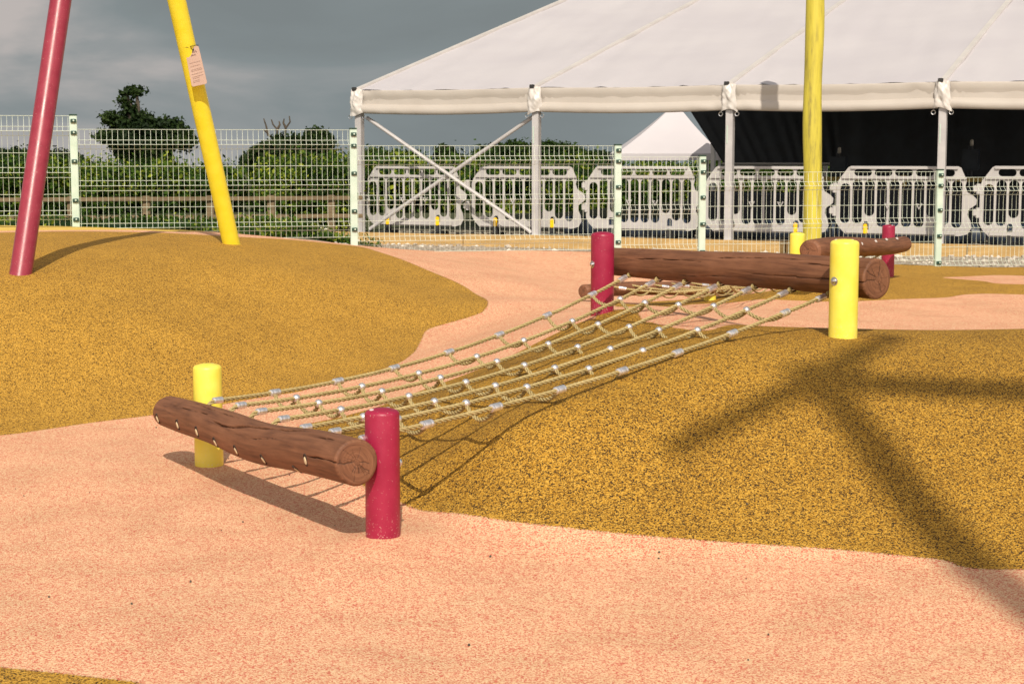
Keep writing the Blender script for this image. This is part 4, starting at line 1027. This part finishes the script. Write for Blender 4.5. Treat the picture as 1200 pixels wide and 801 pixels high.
# ------------------------------------------------------------------ crowd barriers
def capsule(x0, x1, y0, y1, n=6):
    w, h = x1 - x0, y1 - y0; r = min(w, h) / 2 * .98; pts = []
    for cx_, cy_, a0 in ((x1 - r, y0 + r, -90), (x1 - r, y1 - r, 0), (x0 + r, y1 - r, 90), (x0 + r, y0 + r, 180)):
        for k in range(n + 1):
            a = math.radians(a0 + 90 * k / n); pts.append((cx_ + r * math.cos(a), cy_ + r * math.sin(a)))
    return pts
def barrier_mesh():
    cu = bpy.data.curves.new('tmp', 'CURVE'); cu.dimensions = '2D'; cu.fill_mode = 'BOTH'; cu.extrude = .007
    def spl(pts):
        s = cu.splines.new('POLY'); s.points.add(len(pts) - 1); s.use_cyclic_u = True
        for i, p in enumerate(pts): s.points[i].co = (p[0], p[1], 0, 1)
    Wd = 1.86
    spl([(.14, 0), (Wd - .16, 0), (Wd - .05, .03), (Wd, .12), (Wd - .02, .22), (Wd - .06, .30), (Wd - .05, .37), (Wd + .0, .41), (Wd + .055, .45), (Wd + .06, .52), (Wd + .01, .57), (Wd - .07, .62), (Wd - .10, .70), (Wd - .08, .78), (Wd - .16, .96), (Wd - .20, .98), (.20, .98), (.16, .96), (.03, .78), (0, .70), (0, .18), (.05, .09)])
    for k in range(5): spl(capsule(.245 + k * .282, .245 + k * .282 + .245, .838, .938))
    xs_ = [.055 + i * .1700 for i in range(10)]
    for i, x in enumerate(xs_):
        y0 = .115; x1_ = x + .138
        for fc in (.42, 1.38):
            d = abs((x + x1_) / 2 - fc)
            if d < .08: y0 = .265
            elif d < .2: y0 = .155
        if i == 0: y0 = .16
        spl(capsule(x, x1_, y0,   .785 if i not in (0,) else .73))
    for fc in (.42, 1.38): spl([(fc - .04, .03), (fc + .04, .03), (fc + .04, .15), (fc + .025, .185), (fc - .025, .185), (fc - .04, .15)])
    o = bpy.data.objects.new('tmp', cu); col.objects.link(o); dg = bpy.context.evaluated_depsgraph_get()
    me = bpy.data.meshes.new_from_object(o.evaluated_get(dg)); bpy.data.objects.remove(o)
    me.transform(Matrix.Rotation(R(90), 4, 'X'))
    # ribs that stand proud of the flat lattice
    bm = bmesh.new(); bm.from_mesh(me)
    for (x, z, w, h) in [(.93, .955, 1.46, .03), (.93, .815, 1.70, .03), (.9, .045, 1.5, .05)]:
        g = bmesh.ops.create_cube(bm, size=1, matrix=Matrix.Translation((x, -.024, z)) @ Matrix.Diagonal((w, .02, h, 1)))
    bm.to_mesh(me); bm.free(); me.name = 'panel'
    return me
bmesh_panel = barrier_mesh(); bmesh_panel.materials.clear(); bmesh_panel.materials.append(M['barrier'])
def small(name, mb, m):
    me = bpy.data.meshes.new(name); me.from_pydata(mb.v, [], mb.f); me.update(); me.materials.append(m); me.polygons.foreach_set('use_smooth', [True] * len(me.polygons)); 
    try: me.set_sharp_from_angle(angle=R(35))
    except Exception: pass
    return me
mb = MB(); mb.box((0, 0, 0), (.060, .03, .15), None, .012); refl_me = small('reflector', mb, M['reflect'])
mb = MB(); mb.box((0, 0, .02), (.11, .55, .045), None, .015); mb.box((0, 0, .09), (.07, .10, .12), None, .01); foot_me = small('foot', mb, M['rubber'])
mb = MB(); mb.box((0, 0, 0), (.10, .055, .10), None, .014); mb.lathe([(.03, -.07), (.03, .07)], 12, (.02, 0, 0)); hinge_me = small('hinge', mb, M['barrier'])
mb = MB(); mb.tube([(0, 0, .03), (-.04, 0, .05), (.0, 0, -.03), (.04, 0, .05)], .012, 6); clip_me = small('carry_clip', mb, M['barrier'])
def add_part(name, me, root, loc):
    o = bpy.data.objects.new(name, me); col.objects.link(o); o.parent = root; o.location = loc; return o
bar_px = [(430, 548, 1, 'leftmost grey plastic barrier, crossed by the marquee braces'),
          (553, 687, 1, 'grey plastic barrier with two amber reflectors behind the second marquee leg'),
          (687, 825, 0, 'grey plastic barrier without reflectors in front of the small gazebo'),
          (826, 978, 1, 'grey plastic barrier with amber reflectors behind the tall yellow pole'),
          (980, 1146, 2, 'grey plastic barrier behind the rightmost marquee leg'),
          (1148, 1320, 0, 'rightmost grey plastic barrier, cut off by the picture edge')]
first = None
for i, (x0, x1, rf, lab) in enumerate(bar_px):
    P = line_pt(x0, 240, .42); Q = line_pt(x1, 240, .42); g = GND
    zt = line_pt(x0 + 20, 194.5, .42).z
    root = empty('traffic_barrier', (P.x, P.y, GND), lab, 'barrier', 'grey plastic barriers along the marquee')
    ang = math.atan2(Q.y - P.y, Q.x - P.x) + (0, 0, .01, -.01, 0, -.05)[i]; root.rotation_euler = (0, 0, ang)
    wdt = (Q - P).length; sx = wdt / 1.935; zoff = .125
    p_ = add_part('panel', bmesh_panel, root, (0, 0, zoff)); p_.scale = (sx, 1, (zt - GND - zoff) / .98)
    for j, fc in enumerate((.42, 1.38)):
        add_part('foot', foot_me, root, (fc * sx, 0, 0))
        if rf == 1 or (rf == 2 and j == 0): add_part('reflector', refl_me, root, (fc * sx, -.035, zoff + .075))
    for hz in (.66, .33): add_part('hinge', hinge_me, root, (1.915 * sx, 0, zoff + hz))
    for cx_ in (.72, 1.15): add_part('carry_clip', clip_me, root, (cx_ * sx, -.035, zoff + .40))

# ------------------------------------------------------------------ timber edging boards in front of the marquee
for i in range(6):
    a0 = -.05 + i * 2.4; a1 = a0 + 2.385; off = -1.15
    z0, z1 = (-.155, .075)
    P, Q = tp((a0 + a1) / 2, off), None
    mb = MB().box((P.x, P.y, (z0 + z1) / 2 + (.004 if i % 2 else -.006)), (a1 - a0, .10, z1 - z0), rotA @ Matrix.Rotation((.003, -.004, .002, 0, .003, -.002)[i], 3, 'Y'), .008)
    o = mb.build('timber_edging', M['fresh_timber']); recenter(o)
    tag(o, ['fresh timber edging board furthest left, starting beside the marquee corner leg', 'fresh timber edging board below the second barrier', 'fresh timber edging board behind the crimson rear post', 'fresh timber edging board near the foot of the tall yellow pole', 'fresh timber edging board under the rightmost marquee leg', 'fresh timber edging board at the right picture edge'][i], 'timber board', 'timber edging boards in a row')
# raised soil behind the boards
mb = MB(); V = []; F = []
na_, nb_ = 120, 24
for j in range(nb_ + 1):
    for k in range(na_ + 1):
        a = -.4 + 16 * k / na_; b = -1.10 + 22 * (j / nb_) ** 2.2 ; z = .045 - (.068 * sstep(-1.0, .2, np.array(b))) + .012 * mnoise.noise(Vector((a * 4, b * 4, 0)))
        V.append(tp(a, b, float(z)))
for j in range(nb_):
    for k in range(na_): F.append((j * (na_ + 1) + k, j * (na_ + 1) + k + 1, (j + 1) * (na_ + 1) + k + 1, (j + 1) * (na_ + 1) + k))
V += [Vector((p.x, p.y, -.3)) for p in V[:na_ + 1]]; nn = (nb_ + 1) * (na_ + 1)
for k in range(na_): F.append((k + 1, k, nn + k, nn + k + 1))
mb.add(V, F); o = mb.build('marquee_ground', gnd.data.materials[0]); tag(o, 'stony ground held up behind the timber edging', None, None, 'structure')

# ------------------------------------------------------------------ dark tarpaulin rolls on the ground behind the barriers
random.seed(9)
for i in range(5):
    a0 = 3.1 + i * 2.15; pts = []; rr_ = []
    for k in range(40):
        t = k / 39; pts.append(tp(a0 + 2.1 * t, 1.0 + .05 * math.sin(t * 5 + i), GND + .13 + .01 * math.sin(t * 9 + i))); rr_.append(.15 + .012 * math.sin(t * 13 + i * 2) + .008 * math.sin(t * 37))
    o = MB().tube(pts, rr_, 20).build('tarpaulin_roll', M['tarp']); recenter(o)
    tag(o, ['dark blue tarpaulin roll under the barrier beside the crimson rear post', 'dark blue tarpaulin roll behind the barrier without reflectors', 'dark blue tarpaulin roll left of the tall yellow pole', 'dark blue tarpaulin roll right of the tall yellow pole', 'dark blue tarpaulin roll behind the rightmost marquee leg'][i], 'tarpaulin', 'rolled tarpaulins behind the barriers')
# dark crates / tables under the marquee, lost in the shade
for i, (px, off, w, h, lab) in enumerate(((905, 3.2, 2.6, .62, 'black draped table in the shade left of the tall yellow pole'), (1050, 3.4, 2.9, .72, 'black draped table in the shade behind the rightmost marquee leg'), (1190, 3.4, 2.2, .72, 'black draped table in the shade at the right picture edge'))):
    P = line_pt(px, 260, off); mb = MB(); r_ = empty('table', (P.x, P.y, GND), lab, 'table', 'draped tables inside the marquee')
    V = []; F = []; n = 80
    for j in range(5):
        for k in range(n):
            t = k / n * 4; s = int(t); u = t - s; w2_, d2 = w / 2, .38
            c4 = [(-w2_, -d2), (w2_, -d2), (w2_, d2), (-w2_, d2)]; x = c4[s][0] + (c4[(s + 1) % 4][0] - c4[s][0]) * u; y = c4[s][1] + (c4[(s + 1) % 4][1] - c4[s][1]) * u
            f2 = 1 + .03 * math.sin(k * 1.9) * (1 - j / 4); V.append(Vector((P.x, P.y, GND + .03 + (h - .03) * j / 4)) + TA * x * f2 + TB * y * f2)
    for j in range(4):
        for k in range(n): F.append((j * n + k, j * n + (k + 1) % n, (j + 1) * n + (k + 1) % n, (j + 1) * n + k))
    mb.add(V, F); mb.build('drape', M['navy'], r_)
    MB().box(Vector((P.x, P.y, GND + h)) , (w, .78, .03), rotA, .006).build('tabletop', M['tarp'], r_)

# ------------------------------------------------------------------ wooden rail fences
def rail_fence(name, pts, zt, rails, posts, m, label, r=.04):
    root = empty(name, pts[0], label, 'fence')
    for z in rails:
        mb = MB(); P, Q = pts
        d = (Q - P); ang = math.atan2(d.y, d.x); c = (P + Q) / 2; c = Vector((c.x, c.y, z))
        mb.box(c, (Vector((d.x, d.y, 0)).length, .035, r * 2), Matrix.Rotation(ang, 3, 'Z'), .006); mb.build('rail', m, root)
    for t in posts:
        p = pts[0].lerp(pts[1], t); g = gzf(p.x, p.y)
        MB().box((p.x, p.y + .06, (g + zt) / 2 - .1), (.10, .08, zt - g + .2), None, .008).build('post', m, root)
    return root
LA, LB_ = at(-60, 250, 22.0), at(425, 252, 23.0)
rail_fence('wooden_fence', (LA, LB_), .70, (.66, .42), [.04, .285, .465, .62, .77, .92], M['old_timber'], 'weathered brown post and rail fence in front of the hedge', .028)
P, Q = line_pt(866, 216, 6.0), line_pt(1165, 215, 6.0); P.z = Q.z = 0
o = rail_fence('wooden_fence', (P, Q), .86, (.79,), [0.01, .33, .66, .99], M['yellow_rail'], 'yellowish timber handrail under the marquee behind the barriers', .035)

# ------------------------------------------------------------------ foliage
def foliage(name, blobs, n, size, m, parent=None, seed=1, clump=.16, core=True, leafy=1.0):
    r = np.random.default_rng(seed); blobs = np.array(blobs, float)
    wgt = (blobs[:, 3] * blobs[:, 4] * blobs[:, 5]) ** .67; wgt /= wgt.sum(); ncl = max(20, n // 28)
    bi = r.choice(len(blobs), ncl, p=wgt); d = r.normal(size=(ncl, 3)); d /= np.linalg.norm(d, axis=1)[:, None]
    rad = r.uniform(.55, 1.06, ncl) ** .8
    cc = blobs[bi, :3] + d * blobs[bi, 3:6] * rad[:, None]
    csz = r.uniform(.5, 1.4, ncl) * clump
    li = r.integers(0, ncl, n); off = r.normal(size=(n, 3)) * csz[li][:, None] * np.array([1, 1, .75])
    c = cc[li] + off; nd = d[li] * .7 + r.normal(size=(n, 3)) * .6 + np.array([0, -.1, .3]); nd /= np.linalg.norm(nd, axis=1)[:, None]
    up = r.normal(size=(n, 3)); a = np.cross(nd, up); a /= np.linalg.norm(a, axis=1)[:, None]; b = np.cross(nd, a)
    s = size * r.uniform(.6, 1.4, n)[:, None]
    v = np.stack([c - a * s, c - b * s * .55 + nd * s * .1, c + a * s, c + b * s * .55 + nd * s * .1], 1).reshape(-1, 3)
    f = np.arange(n * 4).reshape(-1, 4); lf = np.clip(r.normal(.5, .22, n) + (r.uniform(-.15, .15, ncl))[li], 0, 1)
    V = v.tolist(); F = f.tolist(); attr = list(np.repeat(lf, 4))
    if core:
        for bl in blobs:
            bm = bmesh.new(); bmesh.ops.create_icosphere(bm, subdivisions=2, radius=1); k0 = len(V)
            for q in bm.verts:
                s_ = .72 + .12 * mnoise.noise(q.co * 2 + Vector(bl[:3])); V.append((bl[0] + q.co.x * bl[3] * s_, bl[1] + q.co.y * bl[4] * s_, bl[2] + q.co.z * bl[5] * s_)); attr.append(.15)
            bm.verts.index_update(); F += [[q.index + k0 for q in ff.verts] for ff in bm.faces]; bm.free()
    me = bpy.data.meshes.new(name)
    me.from_pydata(V, [], F); me.update(); at__ = me.attributes.new('leaf', 'FLOAT', 'POINT'); at__.data.foreach_set('value', np.array(attr, np.float32))
    o = bpy.data.objects.new(name, me); col.objects.link(o); me.materials.append(m)
    if parent is not None: o.parent = parent; me.transform(parent_world(parent).inverted())
    return o
random.seed(5)
def hedge_blobs(P, Q, h0, h1, depth, step=.8):
    out = []; d = Q - P; L = Vector((d.x, d.y, 0)).length; n = int(L / step)
    for k in range(n + 1):
        p = P.lerp(Q, k / n); g = gzf(p.x, p.y); H_ = h0 + (h1 - h0) * k / n + random.uniform(-.07, .10)
        for lay, (zc, rz) in enumerate(((.28, .34), (.70, .34))):
            out.append((p.x + random.uniform(-.2, .2), p.y + random.uniform(-.2, .2), g + (H_ - g) * zc, step * .72, depth, (H_ - g) * rz))
    return out
HA, HB = at(-90, 200, 25.5), at(388, 200, 27.5)
hb = hedge_blobs(HA, HB, at(0, 194, 25.5).z, at(400, 196, 27.5).z, .7)
hedge = foliage('hedge', hb, 78000, .034, M['hedge'], None, 2, .10); tag(hedge, 'dense green hedge behind the weathered rail fence on the left', 'hedge')
HA2, HB2 = at(375, 200, 44), at(1000, 200, 72)
hb = hedge_blobs(HA2, HB2, at(430, 187, 46).z, at(980, 192, 72).z, 1.2, 1.4)
hedge2 = foliage('hedge', hb, 60000, .075, M['hedge'], None, 4, .22); tag(hedge2, 'long green hedge seen through and beyond the marquee', 'hedge')

def tree(px, py_top, py_bot, x0, x1, D, lab, m, seed, shape, n, size, cat='tree', name='tree', clump=.2, group=None, stem=.12, core=True):
    B = at(px, 200, D); g = gzf(B.x, D); sc_ = D / FPX
    root = empty(name, (B.x, D, g), lab, cat, group)
    blobs = [(at(bx, by, D).x, D + dy * sc_ * 10, at(bx, by, D).z, rx * sc_, rx * sc_ * .9, rz * sc_) for (bx, by, rx, rz, dy) in shape]
    top = at(px, py_top, D)
    mb = MB(); mb.tube([(B.x, D, g - .2), (B.x + .1, D, g + (top.z - g) * .35), (B.x - .05, D, g + (top.z - g) * .7)], [stem * 1.3, stem, stem * .6], 10)
    tr = mb.build('trunk', M['bark'], root)
    for k, (bx, by, rx, rz, dy) in enumerate(shape):
        e_ = Vector(blobs[k][:3]); s_ = Vector((B.x, D, g + (top.z - g) * (.3 + .3 * random.random())))
        mid_ = s_.lerp(e_, .5) + Vector((0, 0, -.1)); MB().tube([s_, mid_, e_], [stem * .5, stem * .35, stem * .15], 6).build('limb', M['bark'], tr)
    foliage('crown', blobs, n, size, m, root, seed, clump, core); return root
tree(168, 105, 200, 115, 228, 95, 'dark spreading oak with a thin topmost sprig, between the crimson and yellow swing legs', M['oak'], 11,
     [(148, 108, 6, 3, 0), (160, 107, 5, 2.5, 0), (146, 119, 5, 4, 0), (153, 130, 4, 4, 0), (165, 136, 9, 4, 0), (130, 139, 9, 5, 0), (148, 146, 17, 9, 1), (172, 150, 20, 11, 0), (197, 150, 15, 9, 0), (204, 162, 20, 9, 1), (128, 159, 13, 5, 0), (150, 166, 18, 10, -1), (180, 170, 22, 12, 0), (214, 167, 11, 5, 0), (148, 178, 12, 9, 0), (172, 185, 13, 12, 0), (190, 186, 10, 10, 0)],
     26000, .12, clump=.17, stem=.45, core=False)
tree(345, 158, 210, 285, 390, 60, 'dark domed tree left of the marquee corner with bare antler branches above it', M['oak'], 12,
     [(312, 182, 20, 12, 0), (335, 173, 22, 13, 0), (370, 168, 18, 12, 0), (372, 160, 13, 7, 0), (345, 188, 34, 14, 0), (298, 190, 16, 10, 0), (378, 185, 14, 14, 0)], 24000, .075, clump=.09, stem=.2)
# rough undergrowth between the mesh fence and the hedge on the left
ub = []
for k in range(90):
    x = random.uniform(-7.5, -2.0); y = random.uniform(16.6, 21.3); x = x if y > 18 else min(x, -2.6); ub.append((x, y, gzf(x, y) + .02, random.uniform(.3, .6), random.uniform(.3, .6), random.uniform(.05, .11)))
ug = foliage('undergrowth', ub, 30000, .026, M['hedge'], None, 8, .06); tag(ug, 'rough green weeds and grass below the weathered rail fence', 'undergrowth', None, 'stuff')
# bare antler-like dead branches rising from the domed tree
da = empty('dead_tree', at(330, 200, 61), 'bare grey dead branches sticking up above the domed tree', 'tree')
da.location.z = gzf(da.location.x, 61)
def branch(pp, r0): 
    P_ = [at(x, y, 61) for x, y in pp]; return MB().tube(P_, [r0 * (1 - .6 * k / (len(P_) - 1)) for k in range(len(P_))], 6)
MB().tube([(da.location.x, 61, da.location.z - .1), at(326, 180, 61)], [.12, .08], 8).build('trunk', M['bark'], da)
for pp in ([(326, 182), (324, 165), (325, 152), (320, 146), (318, 140)], [(325, 165), (314, 158), (312, 148), (309, 139)], [(326, 170), (334, 160), (335, 150), (340, 143), (339, 136)], [(335, 150), (332, 144), (333, 139)], [(325, 152), (328, 146), (327, 142)], [(314, 156), (309, 152)]):
    branch(pp, .055).build('limb', M['bark'], da)
shr = [((433, 182), [(440, 186, 22, 9, 0), (470, 188, 24, 8, 0), (425, 190, 14, 9, 0)], 55, 'yellow-green bush just right of the marquee corner leg', 9000, M['farbush']),
       ((522, 180), [(522, 184, 10, 9, 0), (520, 178, 5, 5, 0), (532, 190, 8, 6, 0)], 62, 'small dark conical bush behind the brace crossing', 5000, M['oak']),
       ((590, 175), [(575, 184, 20, 11, 0), (600, 178, 20, 12, 0), (612, 185, 16, 10, 0)], 66, 'round green bush left of the second marquee leg', 10000, M['farbush']),
       ((655, 175), [(640, 178, 17, 10, 0), (662, 180, 19, 10, 0), (684, 186, 16, 7, 0)], 66, 'round green bush right of the second marquee leg', 10000, M['farbush']),
       ((706, 180), [(704, 184, 9, 6, 0), (712, 187, 8, 5, 0)], 90, 'tiny dark bush on the skyline left of the gazebo', 3000, M['oak']),
       ((862, 195), [(850, 196, 20, 10, 0), (885, 198, 22, 9, 0), (930, 200, 22, 9, 0)], 55, 'green bush under the raised dark curtain', 9000, M['farbush']),
       ((60, 185), [(20, 187, 30, 8, 0), (70, 188, 26, 7, 0)], 45, 'low dark bush behind the hedge at the far left', 9000, M['oak'])]
for i, ((px, py), shp, D, lab, n, m) in enumerate(shr):
    tree(px, py - 8, 200, 0, 0, D, lab, m, 30 + i, shp, n, .065 * D / 55, 'bush', 'bush', .10, None, .06)

# ------------------------------------------------------------------ unseen guessed mast; its arms are shaped to throw soft shade on the right mound
mast = empty('shade_mast', (2.0, .1, 0), 'unseen guessed timber mast beside the camera, its arms added to throw soft shade on the right mound', 'shade caster')
tn = math.tan(R(SUN_EL))
def back(gx_, gy_, H_):   # the point at height H_ whose shadow falls on the ground point
    g = ht(gx_, gy_); k = (H_ - g) / tn
    return Vector((gx_ + .05 * k, gy_ - k, H_))
hub_g = ground_hit(958, 445); a_g = ground_hit(785, 528); b_g = (2.5, ground_hit(1195, 462)[1])
hubP = back(hub_g[0], hub_g[1], 11.2); aP = back(a_g[0], a_g[1], 11.0); bP = back(b_g[0], b_g[1], 11.3); c_g = ground_hit(1150, 668)
cP = back(c_g[0], c_g[1], 9.6); base_p = Vector((cP.x + .55, cP.y - .9, -.05))
MB().tube([base_p, cP, hubP + Vector((0, 0, .12))], [.12, .10, .085], 16).build('mast', M['fresh_timber'], mast)
MB().tube([hubP + (hubP - aP) * .35, hubP, aP], [.04, .07, .055], 12).build('arm', M['fresh_timber'], mast)
dgp = ground_hit(1048, 394); dP = back(dgp[0], dgp[1], 11.4)
MB().tube([hubP, dP], [.07, .06], 12).build('arm', M['fresh_timber'], mast)
MB().tube([hubP, bP], [.09, .11], 12).build('arm', M['fresh_timber'], mast)
MB().lathe([(.10, -.12), (.12, 0), (.10, .12)], 16, hubP).build('hub', M['steel'], mast)
